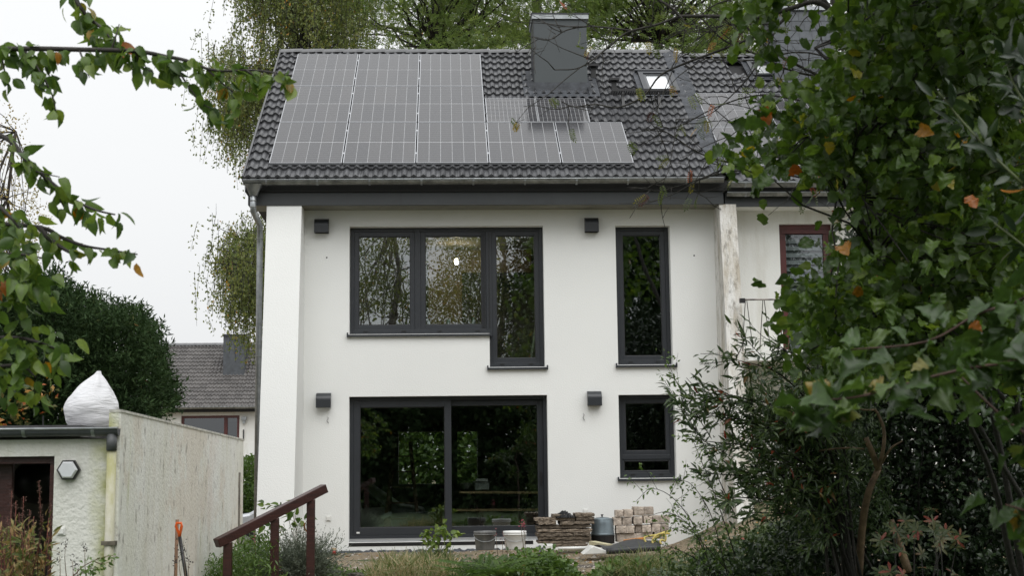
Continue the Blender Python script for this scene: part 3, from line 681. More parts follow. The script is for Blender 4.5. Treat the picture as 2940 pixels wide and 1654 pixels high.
# slate chimney
ncx0 = P(1955, 160, 2.9)[0]; ncx1 = P(2098, 160, 2.9)[0]; ncz = P(2020, 26, 2.9)[2]
nzr = NEZ+(2.9-EY)*math.tan(ROOF_A)
nch = MB().box((ncx0, 2.9, nzr-.5), (ncx1, 3.9, ncz)).build('chimney', SLATE, nb)
box('chimney_cap', (ncx0-.05, 2.85, ncz), (ncx1+.05, 3.95, ncz+.07), ZINC, nch)
SLM = make_mesh('slate', *(lambda b: (b.V, b.F))(MB().raw([(0, 0, 0), (.235, 0, 0), (.235, -.012, .0), (0, -.012, 0), (0, 0, .205), (.235, 0, .205), (.235, -.003, .205), (.0, -.003, .205)], [(0, 3, 2, 1), (3, 7, 6, 2), (1, 2, 6, 5), (0, 4, 7, 3), (4, 5, 6, 7)]))); SLM.materials.append(SLATE)
rows_ = int((ncz-nzr+.2)/.185)
for r in range(rows_+1):
    z = ncz-.2-r*.185
    for c in range(int((ncx1-ncx0)/.24)+1):
        x = ncx0+c*.24+(r % 2)*.10-.05
        if x+.235 > ncx1+.1 or z < nzr-.3: continue
        add('slate', SLM, None, nch, Matrix.Translation((x, 2.898, z)))
    for c in range(5):
        y = 2.92+c*.2
        if z < NEZ+(y-EY)*math.tan(ROOF_A)-.3: continue
        add('slate', SLM, None, nch, Matrix.Translation((ncx0-.002, y+.2, z))@Matrix.Rotation(-math.pi/2, 4, 'Z')@Matrix.Diagonal((.82, 1, 1, 1)))
# eaves: two gutters, dark board
gutter(7.16, 12.5, -.685, P(1900, 459, -.72)[2], .07, nb, [7.42, 8.22, 9.02, 9.8])
gutter(7.17, 12.5, -.56, P(1900, 483, -.62)[2], .06, nb, [7.45, 8.15, 8.3, 9.1])
zt = P(1900, 492, -.47)[2]; box('fascia', (7.16, -.46, P(1900, 519, -.47)[2]), (17, -.42, zt+.3), ANTH2, nb)
box('soffit', (7.33, -.42, 5.33), (17, .05, 5.37), PLAST, nb)
# snow guard grille
sg = MB(); gy0 = RPn(1830, 440, .0); gv = float(np.dot(gy0-np.array(NO), RU)); b0 = np.array([7.36, NO[1], NO[2]])+RU*gv
zt_ = P(1900, 410, b0[1])[2]
for z in (b0[2]+.03, zt_): sg.bar((7.32, b0[1], z), (11.5, b0[1], z), .018, .02)
for i in range(52): sg.bar((7.32+i*.08, b0[1], b0[2]+.03), (7.32+i*.08, b0[1], zt_+(.03 if i % 5 == 0 else 0)), .012, .012)
sg.build('snow_guard', BLACK, nb)
# red framed window with blind
x0, x1, z0, z1 = NW
nw = frame_rect(MB(), x0, x1, z0, z1, .075, .12, .22).build('window', REDF, nb)
frame_rect(MB(), x0+.075, x1-.075, z0+.075, z1-.10, .05, .13, .20).build('sash', REDF, nw)
box('pane', (x0+.12, .165, z0+.12), (x1-.12, .169, z1-.15), glassmat('old_glass', (.9, .92, .92), .03), nw)
box('top_rail', (x0+.07, .11, z1-.15), (x1-.07, .215, z1-.08), REDF, nw)
BL = mat('blind_slat', (.50, .53, .53), .7, var=.08)
for i in range(18):
    z = z1-.22-i*.115; box('blind_slat', (x0+.10, .26+(i % 2)*.004, z-.062), (x1-.10, .262+(i % 2)*.004, z+.004), BL, nw)
box('blind_backing', (x0+.1, .29, z0+.1), (x1-.1, .30, z1-.1), mat('blind_dark', (.10, .11, .11), .9), nw)
# balcony
zb_ = P(1880, 884, -.8)[2]; zr = P(1880, 755, -.8)[2]
box('balcony_slab', (7.33, -1.0, zb_-.16), (10.2, .02, zb_), WHITE2, nb)
bal = MB().tube([(7.25, -.85, zr), (10.1, -.85, zr)], .014, n=8).build('balcony_rail', mat('rusty_rail', (.30, .27, .24), .6, var=.4), nb)
for i in range(11):
    xx = 7.36+i*.27
    for s in (-1, 1): MB().bar((xx+.01*s, -.85, zr), (xx+.085*s, -.85, zb_), .010, .010).build('baluster', BARKD, bal)
MB().box((7.26, -.88, zr-.05), (7.34, -.82, zr+.02)).build('rail_fixing', BLACK, bal)
# ================================================================== FAR HOUSE (behind the shed)
FY = 47.
fh = thing('far_house', 'distant white house with weathered grey tiled roof beyond the garden wall', 'house', (-8, FY, 0))
fx0, fx1 = P(380, 1000, FY)[0], P(640, 1000, FY)[0]+6
fe = P(530, 1026, FY-.4)[2]; FO = (0, FY-.5, fe); FA = math.radians(38)
frz = lambda y: fe+(y-FY+.5)*math.tan(FA)
d = ray(530, 868); 
t_ = 0
for i in range(4000):
    q = CAM+d*(60+i*.02)
    if q[1] > FY and q[2] < frz(q[1]): t_ = q; break
fr_y = t_[1] if not np.isscalar(t_) else FY+4.3
FR = fr_y-(FY-.5); frl = FR/math.cos(FA)
wx0 = P(455, 1100, FY)[0]; wx1 = P(602, 1100, FY)[0]; wz1 = P(530, 1046, FY)[2]; wz0 = wz1-2.6
facade([(wx0, wx1, wz0, wz1)], fx0, fx1, -6, fe, FY, FY+.3, 'wall', WHITE2, fh)
froof = MB().prism([(FY-.5, fe-.08), (fr_y, frz(fr_y)-.08), (fr_y+FR, fe-.08), (fr_y+FR, fe-.3), (FY-.5, fe-.2)], fx0-.3, fx1+.3, axis=0).build('roof', DARKD, fh)
ca, sa = math.cos(FA), math.sin(FA)
TMF = tile_mesh('roof_tile', .36, frl/17+.05, .05, .045); TMF.materials.append(TILE2)
for r in range(17):
    for c in range(int((fx1-fx0)/.36)):
        x = fx0+c*.36
        if x > P(655, 950, FY+2)[0]: continue
        p = np.array(FO)+np.array([x, 0, 0])+np.array([0, ca, sa])*(r*frl/17)
        add('roof_tile', TMF, None, froof, Matrix(((1, 0, 0, p[0]), (0, ca, -sa, p[1]), (0, sa, ca, p[2]), (0, 0, 0, 1))))
fst = MB(); slab = [np.array(FO)+np.array([xx, 0, 0])+np.array([0, ca, sa])*v+np.array([0, -sa, ca])*.03 for xx, v in ((P(655, 950, FY+2)[0], 0), (fx1, 0), (fx1, frl), (P(655, 950, FY+2)[0], frl))]
fst.raw(slab, [(0, 1, 2, 3)]).build('roof_side', TILE2, fh)
for i in range(int((fx1-fx0)/.5)): add('ridge_tile', RM, None, froof, Matrix.Translation((fx0+i*.5, fr_y, frz(fr_y)-.02))@Matrix.Rotation(-.03, 4, 'Y')@Matrix.Diagonal((1.25, 1.5, 1.6, 1)))
gutter(fx0-.2, fx1, FY-.6, fe+.02, .10, fh, [])
cxa, cxb = P(563, 900, FY+1.8)[0], P(617, 900, FY+1.8)[0]
cza = P(590, 925, FY+1.6)[2]; czb = P(590, 846, FY+1.6)[2]
fch = MB().box((cxa, FY+1.6, cza-.8), (cxb, FY+3.2, czb)).build('chimney', SLATE, fh)
box('chimney_cap', (cxa-.05, FY+1.55, czb), (cxb+.05, FY+3.25, czb+.1), ANTH, fch)
fw = frame_rect(MB(), wx0, wx1, wz0, wz1, .12, FY+.08, FY+.2).build('window', REDF, fh)
xm = P(567, 1100, FY)[0]; box('mullion', (xm-.08, FY+.07, wz0), (xm+.08, FY+.2, wz1-.12), REDF, fw)
box('pane', (wx0+.12, FY+.14, wz0+.12), (wx1-.12, FY+.15, wz1-.12), glassmat('far_glass', (.25, .27, .27), .08), fw)
box('roller_blind', (xm+.1, FY+.2, wz1-.30), (wx1-.14, FY+.23, wz1-.12), PLAST, fw)
box('inner_wall', (fx0, FY+2.5, -5), (fx1, FY+2.6, fe), DARKD, fh)
lx = P(614, 1055, FY-.1); 
wl = MB().box((lx[0]-.12, FY-.22, lx[2]-.05), (lx[0]+.12, FY, lx[2]+.10)).box((lx[0]-.06, FY-.16, lx[2]-.22), (lx[0]+.06, FY-.05, lx[2]-.05)).build('wall_lamp', ZINC, fh)
MB().box((lx[0]-.05, FY-.06, lx[2]-.95), (lx[0]+.0, FY, lx[2]-.5)).build('wall_hook', BLACK, fh)
bz0, bz1 = P(630, 1152, FY-1.2)[2], P(630, 1113, FY-1.2)[2]
bx0, bx1 = P(604, 1130, FY-1.2)[0], P(665, 1130, FY-1.2)[0]
box('balcony_slab', (bx0, FY-1.3, bz0-.35), (bx1+2, FY, bz0-.05), ZINC2, fh)
br = MB().bar((bx0, FY-1.2, bz1), (bx1+2, FY-1.2, bz1), .05, .05).bar((bx0, FY-1.2, bz0), (bx1+2, FY-1.2, bz0), .05, .05).build('balcony_rail', PLAST, fh)
for i in range(16): MB().bar((bx0+i*.2, FY-1.2, bz0), (bx0+i*.2, FY-1.2, bz1), .035, .035).build('baluster', PLAST, br)
cs = MB()
for i in range(5): cs.bar((bx0+i*.55, FY-2.2, -5), (bx0+i*.55, FY-2.2, bz0-1.0), .09, .09)
cs.bar((bx0, FY-2.2, bz0-1.0), (bx0+3, FY-2.2, bz0-1.0), .12, .16).bar((bx0, FY-2.2, bz0-1.9), (bx0+3, FY-2.2, bz0-1.9), .09, .1).bar((bx0, FY-2.2, bz0-1.0), (bx0, FY, bz0-.5), .1, .1).bar((bx0+1.1, FY-2.2, bz0-1.0), (bx0+1.1, FY, bz0-.5), .1, .1)
cs.build('conservatory_frame', PLAST, fh)
box('conservatory_pane', (bx0, FY-2.18, -5), (bx0+3, FY-2.16, bz0-1.0), GLASS, fh)
# ================================================================== SHED (left)
SD = 12.4
sy = CAM[1]+SD*.995
shed = thing('garden_shed', 'low white roughcast garden shed with flat roof and open dark doorway', 'shed', (-3, sy, -.5))
zt = P(140, 1106, sy)[2]; dx1 = P(133, 1300, sy)[0]; dz1 = P(60, 1149, sy)[2]
sx_r = P(279, 1200, sy)[0]
facade([(dx1-1.35, dx1, -.55, dz1)], -6.5, sx_r+.03, -.8, zt, sy, sy+.22, 'wall', ROUGH, shed)
box('roof', (-6.6, sy-.02, zt+.02), (sx_r-.26, sy+4.2, zt+.12), mat('roofing_felt', (.07, .07, .072), .8, var=.2), shed)
box('side_wall', (-6.5, sy+.22, -.8), (-6.3, sy+4.2, zt+.02), ROUGH, shed); box('rear_wall', (-6.3, sy+4.0, -.8), (sx_r-.3, sy+4.2, zt+.02), INT, shed)
box('floor', (-6.3, sy+.0, -.6), (sx_r-.3, sy+4.0, -.54), CONC, shed)
sg_ = gutter(-6.6, P(297, 1101, sy-.1)[0], sy-.075, zt+.085, .062, shed, [P(56, 1106, sy-.1)[0], P(230, 1104, sy-.1)[0]], matl=mat('grey_gutter', (.075, .08, .088), .45, var=.12))
px_ = P(279, 1200, sy-.07)[0]
MB().tube([(px_+.002, sy-.075, zt+.04), (px_, sy-.07, zt-.10)], .045, n=12).build('outlet', mat('grey_pvc', (.11, .115, .12), .5), shed, True)
algae(ROUGH, px_-.05, .17, (.36, .37, .12))
DPM = stucco('algae_pipe', (.56, .54, .46), .2, 30, [((3, 3, 1.2), .40, .62, (.34, .33, .13), .8), ((9, 9, 3), .5, .7, (.30, .28, .22), .4)])
MB().tube([(px_, sy-.06, zt-.10), (px_-.008, sy-.06, -.6)], .040, n=14).build('downpipe', DPM, shed, True)
zc = P(268, 1367, sy-.1)[2]; MB().box((px_-.06, sy-.11, zc-.02), (px_+.055, sy-.0, zc+.015)).build('pipe_clip', mat('rusty_clip', (.18, .16, .12), .8, var=.4), shed)
box('door_frame', (dx1-.05, sy+.06, -.55), (dx1-.001, sy+.2, dz1-.001), REDW, shed); box('door_head', (dx1-1.35, sy+.06, dz1-.06), (dx1-.05, sy+.2, dz1-.002), REDW, shed)
dl0 = P(-60, 1300, sy+.25)[0]; dl1 = P(31, 1300, sy+.25)[0]
dl = box('door_leaf', (dl0-.2, sy+.23, -.52), (dl1, sy+.28, dz1-.03), REDW, shed)
for i in range(3): box('door_board', (dl1-.155-i*.16, sy+.222, -.5), (dl1-.005-i*.16, sy+.229, dz1-.06), REDW, dl)
for z in (.35, .95): box('inner_shelf', (dl1, sy+1.9, z), (sx_r-.3, sy+2.2, z+.06), BARKD, shed)
box('inner_back', (-6.3, sy+2.25, -.55), (sx_r-.3, sy+2.3, zt), INT, shed)
# dark round lampshade in the doorway
c0 = P(104, 1212, sy+1.0)
t = thing('dark_round_basket', 'big dark round basket hanging inside the open shed doorway', 'basket', c0)
MB().lathe(c0, [(.01, .21)]+[(.27*math.sin(a), .21*math.cos(a)) for a in np.linspace(.15, 3.0, 14)]+[(.01, -.21)], 26).build('basket', BLACK, t, True)
MB().tube([c0+np.array([0, 0, .2]), c0+np.array([0, 0, .6])], .006).build('cord', BLACK, t)
# hexagonal lamp
h0 = P(175, 1183, sy); t = thing('hexagonal_lamp', 'hexagonal bulkhead lamp with white glass and black rim on the shed wall', 'wall lamp', h0)
hx_ = [(h0[0]+.098*math.cos(math.pi/3*i), h0[2]+.094*math.sin(math.pi/3*i)*1.0) for i in range(6)]
hi_ = [(h0[0]+(a-h0[0])*.86, h0[2]+(b-h0[2])*.86) for a, b in hx_]
hj_ = [(h0[0]+(a-h0[0])*.70, h0[2]+(b-h0[2])*.70) for a, b in hx_]
V = [(a, sy-.045, b) for a, b in hx_]+[(a, sy-.06, b) for a, b in hi_]+[(a, sy-.0, b) for a, b in hx_]
MB().raw(V, [(i, (i+1) % 6, 6+(i+1) % 6, 6+i) for i in range(6)]+[(12+i, 12+(i+1) % 6, (i+1) % 6, i) for i in range(6)]).build('rim', BLACK, t)
V = [(a, sy-.058, b) for a, b in hi_]+[(a, sy-.085, b) for a, b in hj_]
MB().raw(V, [(i, (i+1) % 6, 6+(i+1) % 6, 6+i) for i in range(6)]+[tuple(range(6, 12))]).build('diffuser', mat('opal_glass', (.62, .64, .66), .3, var=.03), t)
s0 = P(155, 1337, sy); socket((s0[0], sy, s0[2]), 'small grey outdoor light switch on the roughcast shed wall', .07, sy)
# stained parapet wall going back
gw = thing('garden_wall', 'tall stained concrete garden wall running back from the shed corner', 'wall', (-.3, sy, -.5))
nA = P(278, 1029, sy-.02); nB = P(304, 1029, sy-.02); zw = nA[2]
dB = 19.0
fB = PD(613, 1104, dB)
th = nB[0]-nA[0]; dirw = np.array([fB[0]-nB[0], fB[1]-nB[1], 0]); dirw /= np.linalg.norm(dirw); nrw = np.array([-dirw[1], dirw[0], 0])*th
b0 = np.array([nB[0], sy-.02, 0]); b1 = np.array([fB[0], fB[1], 0])
def wquad(p0, p1, off, z0, z1, mb, zz1=None):
    V = [p0, p1, p1+off, p0+off]; V = [(v[0], v[1], z0+((zz1-z1) if zz1 is not None and z0 > 0 and i in (1, 2) else 0)) for i, v in enumerate(V)]+[(v[0], v[1], z1 if i in (0, 3) else (z1 if zz1 is None else zz1)) for i, v in enumerate(V)]
    return mb.raw(V, [(0,3,2,1),(4,5,6,7),(0,1,5,4),(1,2,6,5),(2,3,7,6),(3,0,4,7)])
wquad(b0, b1, nrw, -.9, zw-.028, MB(), fB[2]-.028).build('wall', SHEDW, gw)
wquad(b0-nrw*.10-dirw*.01, b1-nrw*.10+dirw*.02, nrw*1.20, zw-.028, zw-.006, MB(), fB[2]-.006).build('coping', mat('weathered_coping', (.60, .59, .53), .9, var=.25, scale=9), gw)
MB().box((sx_r-.02, sy-.03, zt+.1), (nB[0]-.012, sy-.021, zw-.035)).build('end_face', ROUGH, gw)
MB().bar(b1-dirw*.35-nrw*.02+np.array([0, 0, -.9]), b1-dirw*.35-nrw*.02+np.array([0, 0, fB[2]-.45]), .10, .02, up=(1, 0, 0)).build('iron_strip', mat('weathered_strip', (.20, .18, .15), .8, var=.3), gw)
# white sack on the shed roof
bc = P(231, 1100, sy+.75); bc[2] = zt+.115
n = 48; prof = [(0., .0), (.0, .72), (.06, .83), (.15, .91), (.25, .97), (.34, 1.0), (.43, .97), (.53, .88), (.63, .75), (.73, .58), (.83, .38), (.90, .23), (.945, .13), (.97, .105), (1.0, .07)]
pxm = P(1000, 1000, sy+.9)[0]-P(999, 1000, sy+.9)[0]; hh = P(240, 937, sy+.9)[2]-bc[2]; rr = 67*pxm; NR = 56
V = []; F = []
for i in range(NR+1):
    f = (i-1)/(NR-1) if i else 0.; r = 0. if i == 0 else float(np.interp(f, [p_[0] for p_ in prof[1:]], [p_[1] for p_ in prof[1:]]))
    for k in range(n):
        a = 2*math.pi*k/n; g = math.exp(-((f-.88)/.22)**2)
        fold = 1+.10*g*math.sin(a*7+2*math.sin(f*6))+.030*math.sin(a*2-f*4+1)+.016*math.sin(a*5-f*9)*math.sin(f*7+a)+.012*math.sin(f*23+a*4+2*math.sin(a*3))*math.sin(a*2+f*5)
        V.append((bc[0]+(.20*f*f-.07*math.sin(math.pi*f))*rr+math.cos(a)*r*rr*fold, bc[1]+math.sin(a)*r*rr*.8*fold, bc[2]+f*hh))
for i in range(NR):
    for k in range(n): F.append((i*n+k, i*n+(k+1) % n, (i+1)*n+(k+1) % n, (i+1)*n+k))
F.append(tuple(NR*n+k for k in range(n)))
SACK = mat('white_sack', (.66, .66, .68), .6, var=.05, scale=4)
t_ = SACK.node_tree; tc = t_.nodes.new('ShaderNodeTexCoord'); mp = t_.nodes.new('ShaderNodeMapping'); mp.inputs['Scale'].default_value = (5, 5, 22); mp.inputs['Rotation'].default_value = (0, .35, 0); n1 = t_.nodes.new('ShaderNodeTexNoise'); n1.inputs['Scale'].default_value = 1; n1.inputs['Detail'].default_value = 5; n1.inputs['Distortion'].default_value = 1.2
bp = t_.nodes.new('ShaderNodeBump'); bp.inputs['Strength'].default_value = .5; bp.inputs['Distance'].default_value = .03; t_.links.new(tc.outputs['Object'], mp.inputs[0]); t_.links.new(mp.outputs[0], n1.inputs['Vector']); t_.links.new(n1.outputs['Fac'], bp.inputs['Height']); t_.links.new(bp.outputs[0], t_.nodes['Principled BSDF'].inputs['Normal'])
o = add('white_sack', make_mesh('white_sack', V, F, True), SACK); tagp(o, 'bulging white sack tied to a point, standing on the shed roof', 'sack')
# ================================================================== HANDRAIL
RD = 16.0
r0 = PD(545, 1368, RD-.4); r1 = PD(817, 1229, RD+.6)
hr = thing('handrail', 'dark red brown timber handrail on three posts beside the garden steps', 'handrail', (r0[0], r0[1], -.4))
MB().bar(r0, r1, .105, .10).build('top_rail', REDW, hr, bevel=.006)
for px, lab in ((572, 0), (687.5, 1), (780.5, 2)):
    tt = (px-545)/(817-545); pz = r0+(r1-r0)*tt; MB().bar((pz[0], pz[1], gz(pz[0], pz[1])-.3), (pz[0], pz[1], pz[2]-.05), .092, .092, up=(0, 1, 0)).build('post', REDW, hr, bevel=.005)
# ================================================================== FOLIAGE TOOLKIT
def nrmz(a): return a/(np.linalg.norm(a, axis=-1, keepdims=True)+1e-9)
def leaf_tpl(rows, fold=.25, curl=.25, twist=0., wave=.0):
    """rows: (t along the leaf, half width); returns V, T  (length 1 along Y)"""
    V = []; T = []
    for t, wd in rows:
        z = -curl*t*t; s = math.sin(twist*t)
        V += [(-wd, t, z+fold*wd+s*wd+wave*math.sin(t*17)*wd), (0, t, z), (wd, t, z+fold*wd-s*wd-wave*math.cos(t*15)*wd)]
    for i in range(len(rows)-1):
        a = i*3
        for k in (0, 1):
            p, q, r_, u = a+k, a+k+1, a+4+k, a+3+k
            if rows[i][1] > 0: T.append((p, q, r_))
            if rows[i+1][1] > 0 or k == 0: T.append((p, r_, u))
            elif True: T.append((p, r_, u)) if k == 0 else None
    return np.array(V, float), np.array(T, int)
OVATE = [(0, .012), (.06, .015), (.16, .20), (.36, .31), (.6, .29), (.82, .15), (1, .004)]
APPLE_T = [leaf_tpl(OVATE, f, c, tw, .12) for f, c, tw in ((.3, .35, .3), (.55, .15, -.5), (.15, .65, .6), (.8, .4, 0), (.4, .9, -.3), (1.0, .25, .4))]
def lobed(seed):
    r_ = random.Random(seed); rows = [(0, .01), (.10, .012)]
    base = [.30, .42, .42, .48, .45, .46, .38, .36, .24, .15]
    for i, b in enumerate(base):
        q = b*r_.uniform(.92, 1.08); rows.append((.12+i*.085, q*1.05)); rows.append((.165+i*.085, q*.90))
    rows.append((1., .004)); return leaf_tpl(rows, r_.uniform(-.1, .75), r_.uniform(.05, .9), r_.uniform(-.8, .8), .22)
HAZEL_T = [lobed(i) for i in range(8)]
HAZEL_L = [leaf_tpl([(0, .015), (.12, .30), (.30, .45), (.46, .42), (.62, .45), (.82, .24), (1., .004)], f, c, tw, .2) for f, c, tw in ((.1, .2, .3), (.5, .6, -.4), (.3, .9, .6), (.7, .3, -.2), (0, .5, .5))]
def maple(seed):
    r_ = random.Random(seed); rows = [(0, .01), (.14, .012), (.16, .34), (.22, .46), (.27, .42), (.33, .52), (.38, .47), (.46, .55), (.51, .43), (.58, .42), (.64, .32), (.72, .30), (.78, .20), (.9, .10), (1, .004)]
    return leaf_tpl([(t, w_*r_.uniform(.9, 1.1) if w_ > .05 else w_) for t, w_ in rows], r_.uniform(0, .8), r_.uniform(.1, .9), r_.uniform(-.8, .8), .25)
MAPLE_T = [maple(i+20) for i in range(7)]
LANCE_T = [leaf_tpl([(0, .01), (.2, .09), (.5, .13), (.8, .07), (1, .003)], f, c) for f, c in ((.5, .25), (.3, .5), (.8, .1))]
SMALL_T = [leaf_tpl([(0, .02), (.5, .26), (1, .01)], f, c) for f, c in ((.4, .2), (.2, .5), (.7, 0))]
QUAD_T = [(np.array([(0, 0, 0), (.3, .45, .06), (0, 1, -.15), (-.3, .5, .08)], float), np.array([(0, 1, 2), (0, 2, 3)], int))]
QUADN_T = [(np.array([(0, 0, 0), (.14, .45, .04), (0, 1, -.1), (-.14, .5, .04)], float), np.array([(0, 1, 2), (0, 2, 3)], int))]
BLADE_T = [leaf_tpl([(0, .022), (.35, .02), (.7, .014), (1, .002)], .3, c) for c in (.15, .45, .8)]
def pinnate(n, lw, ll):
    V = []; T = []
    for i in range(n):
        t = (i+.6)/n
        for s in (-1, 1):
            b = len(V); l_ = ll*(1-.35*abs(t-.4)); z = -.3*t*t
            V += [(0, t, z), (s*l_*.5, t+lw*.5+.03, z+.02), (s*l_, t+.06, z-.06), (s*l_*.5, t-lw*.5+.03, z)]
            T += [(b, b+1, b+2), (b, b+2, b+3)]
    b = len(V); V += [(0, .97, -.3), (lw*.5, 1.1, -.33), (0, 1.25, -.42), (-lw*.5, 1.1, -.33)]; T += [(b, b+1, b+2), (b, b+2, b+3)]
    b = len(V); V += [(-.012, 0, 0), (.012, 0, 0), (.008, 1, -.3), (-.008, 1, -.3)]; T += [(b, b+1, b+2), (b, b+2, b+3)]
    return np.array(V, float), np.array(T, int)
ROWAN_T = [pinnate(6, .13, .36)]; ROBIN_T = [pinnate(4, .24, .32)]; FERN_T = [pinnate(14, .06, .26)]
def batch(name, tpls, pos, dirs, nrm, scale, rnd, matl, parent=None, kind=None):
    Vs, Ts, Rs = [], [], []; off = 0; pos = np.asarray(pos); N_ = len(pos)
    dirs = nrmz(np.asarray(dirs)); x = nrmz(np.cross(dirs, nrm)); z = np.cross(x, dirs); scale = np.broadcast_to(scale, (N_,)); rnd = np.broadcast_to(rnd, (N_,))
    pick = rng.integers(0, len(tpls), N_)
    for k, (V, T) in enumerate(tpls):
        m_ = pick == k; n_ = int(m_.sum())
        if not n_: continue
        R = np.stack([x[m_], dirs[m_], z[m_]], 1)                       # n,3(axis),3
        W_ = np.einsum('va,nac->nvc', V, R)*scale[m_][:, None, None]+pos[m_][:, None, :]
        Vs.append(W_.reshape(-1, 3)); Ts.append((T[None]+(np.arange(n_)*len(V))[:, None, None]+off).reshape(-1, 3)); off += n_*len(V)
        Rs.append(np.repeat(rnd[m_], len(V)))
    me = tri_mesh(name, np.concatenate(Vs), np.concatenate(Ts), np.concatenate(Rs)); o = add(name, me, matl, parent)
    if kind: o['kind'] = kind
    return o
def singles(name, tpls, pos, dirs, nrm, scale, matl, parent):
    mes = []
    for V, T in tpls:
        me = tri_mesh(name, V, T); me.materials.append(matl); mes.append(me)
    dirs = nrmz(np.asarray(dirs)); x = nrmz(np.cross(dirs, nrm)); z = np.cross(x, dirs); scale = np.broadcast_to(scale, (len(pos),))
    for i in range(len(pos)):
        s = float(scale[i]); a, b, c, p = x[i]*s, dirs[i]*s, z[i]*s, pos[i]
        add(name, mes[i % len(mes)], None, parent, Matrix(((a[0], b[0], c[0], p[0]), (a[1], b[1], c[1], p[1]), (a[2], b[2], c[2], p[2]), (0, 0, 0, 1))))
def inpoly(x, y, poly):
    c = np.zeros(len(x), bool); n = len(poly); j = n-1
    for i in range(n):
        xi, yi = poly[i]; xj, yj = poly[j]
        if yi != yj: c ^= ((yi > y) != (yj > y)) & (x < (xj-xi)*(y-yi)/(yj-yi)+xi)
        j = i
    return c
def PDv(x, y, d):
    r_ = ((x*K-1470)/FPX)[:, None]*AR-((y*K-827)/FPX)[:, None]*AU+AF
    return CAM+r_*d[:, None]
def gapnoise(p, f, seed=0):
    q = p*f+seed
    return (np.sin(q[:, 0]*1.7+np.sin(q[:, 2]*1.3)*1.5)+np.sin(q[:, 1]*1.9+q[:, 0]*.8)+np.sin(q[:, 2]*2.3+np.sin(q[:, 0]*2.1)))/3
def region(poly, n, d0, d1, gap=None, gf=1.0, seed=0, clump=None):
    if clump:
        c = region(poly, max(8, n//clump[0]), d0, d1, gap, gf, seed); w_ = rng.uniform(.3, 1.7, len(c)); i = rng.choice(len(c), n, p=w_/w_.sum())
        return c[i]+rng.normal(size=(n, 3))*clump[1]*np.array([1, 1, .75])*rng.uniform(.5, 1.2, (n, 1))
    xs = [p[0] for p in poly]; ys = [p[1] for p in poly]; out = []; tot = 0
    while tot < n:
        x = rng.uniform(min(xs), max(xs), n*2); y = rng.uniform(min(ys), max(ys), n*2); k = inpoly(x, y, poly)
        p = PDv(x[k], y[k], rng.uniform(d0, d1, int(k.sum())))
        if gap is not None: p = p[gapnoise(p, gf, seed)+rng.normal(size=len(p))*.22 < gap]
        out.append(p); tot += len(p)
    return np.concatenate(out)[:n]
def rdir(n, bias=(0, 0, 0), k=1.0): return nrmz(rng.normal(size=(n, 3))*k+np.array(bias))
def curvy(p0, p1, n=5, wob=.1, sag=0.):
    p0 = np.array(p0, float); p1 = np.array(p1, float); L_ = np.linalg.norm(p1-p0); off = rng.normal(size=(n, 3))*wob*L_/n; off = np.cumsum(off, 0); t = np.linspace(0, 1, n)[:, None]
    off = off-off[-1]*t-off[0]*(1-t); q = p0+(p1-p0)*t+off; q[:, 2] += sag*np.sin(np.linspace(0, math.pi, n)); return q
def sprigs(cent, k, L_, spread, dirb=(0, 0, .2), droop=0., dirs=None):
    """k leaves along a short twig at each centre -> pos, dir, nrm, tint, twig ends"""
    n = len(cent); td = rdir(n, dirb, .6) if dirs is None else dirs
    t = np.tile(np.linspace(.1, 1, k), n); c = np.repeat(cent, k, 0); d = np.repeat(td, k, 0)
    pos = c+d*(t*L_)[:, None]+rng.normal(size=(n*k, 3))*spread
    ld = nrmz(d*.55+rng.normal(size=(n*k, 3))*.65+np.array([0, 0, -droop]))
    nr = nrmz(rng.normal(size=(n*k, 3))*.75+np.array([0, -.35, .8]))
    tint = np.repeat(rng.uniform(0, 1, n), k); return pos, ld, nr, tint, td
def twigs_mesh(name, paths, matl, parent, n=5, smooth=True):
    mb = MB()
    for pts, r0, r1 in paths: mb.tube(pts, r0, r1, n)
    return mb.build(name, matl, parent, smooth)
# leaf colours (reflectance)
APM = [(0, (.042, .082, .020)), (.35, (.075, .135, .028)), (.75, (.12, .19, .036)), (.93, (.17, .23, .045)), (.955, (.36, .19, .03)), (1, (.30, .10, .02))]
HZM = [(0, (.030, .058, .013)), (.4, (.052, .098, .018)), (.8, (.090, .150, .026)), (.95, (.15, .21, .032)), (.975, (.30, .23, .03)), (1, (.33, .09, .02))]
BIM = [(0, (.090, .130, .040)), (.5, (.145, .180, .058)), (.88, (.22, .23, .07)), (.92, (.36, .23, .06)), (1, (.50, .25, .05))]
ROM = [(0, (.08, .13, .040)), (.5, (.13, .19, .056)), (1, (.20, .25, .08))]
YEM = [(0, (.014, .029, .010)), (.6, (.028, .054, .017)), (.97, (.05, .08, .028)), (1, (.20, .10, .03))]
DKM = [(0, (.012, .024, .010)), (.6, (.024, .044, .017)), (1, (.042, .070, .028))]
WLM = [(0, (.032, .060, .020)), (.5, (.060, .098, .032)), (.97, (.105, .150, .045)), (.98, (.34, .08, .04)), (1, (.36, .05, .03))]
PAM = [(0, (.16, .15, .05)), (.5, (.25, .21, .07)), (1, (.34, .25, .07))]
HEM = [(0, (.05, .10, .022)), (.5, (.09, .16, .034)), (1, (.15, .23, .05))]
LAVM = [(0, (.075, .095, .066)), (.6, (.14, .165, .12)), (1, (.21, .235, .175))]
DRYM = [(0, (.06, .09, .02)), (.45, (.13, .145, .035)), (.75, (.27, .20, .08)), (1, (.38, .24, .11))]
GRM = [(0, (.06, .10, .022)), (.4, (.11, .15, .035)), (.7, (.24, .21, .10)), (1, (.40, .33, .19))]
M_AP = leafmat('apple_leaf', APM, True, rough=.4, trans=.45); M_AP2 = leafmat('apple_foliage', APM, False, rough=.4, trans=.45)
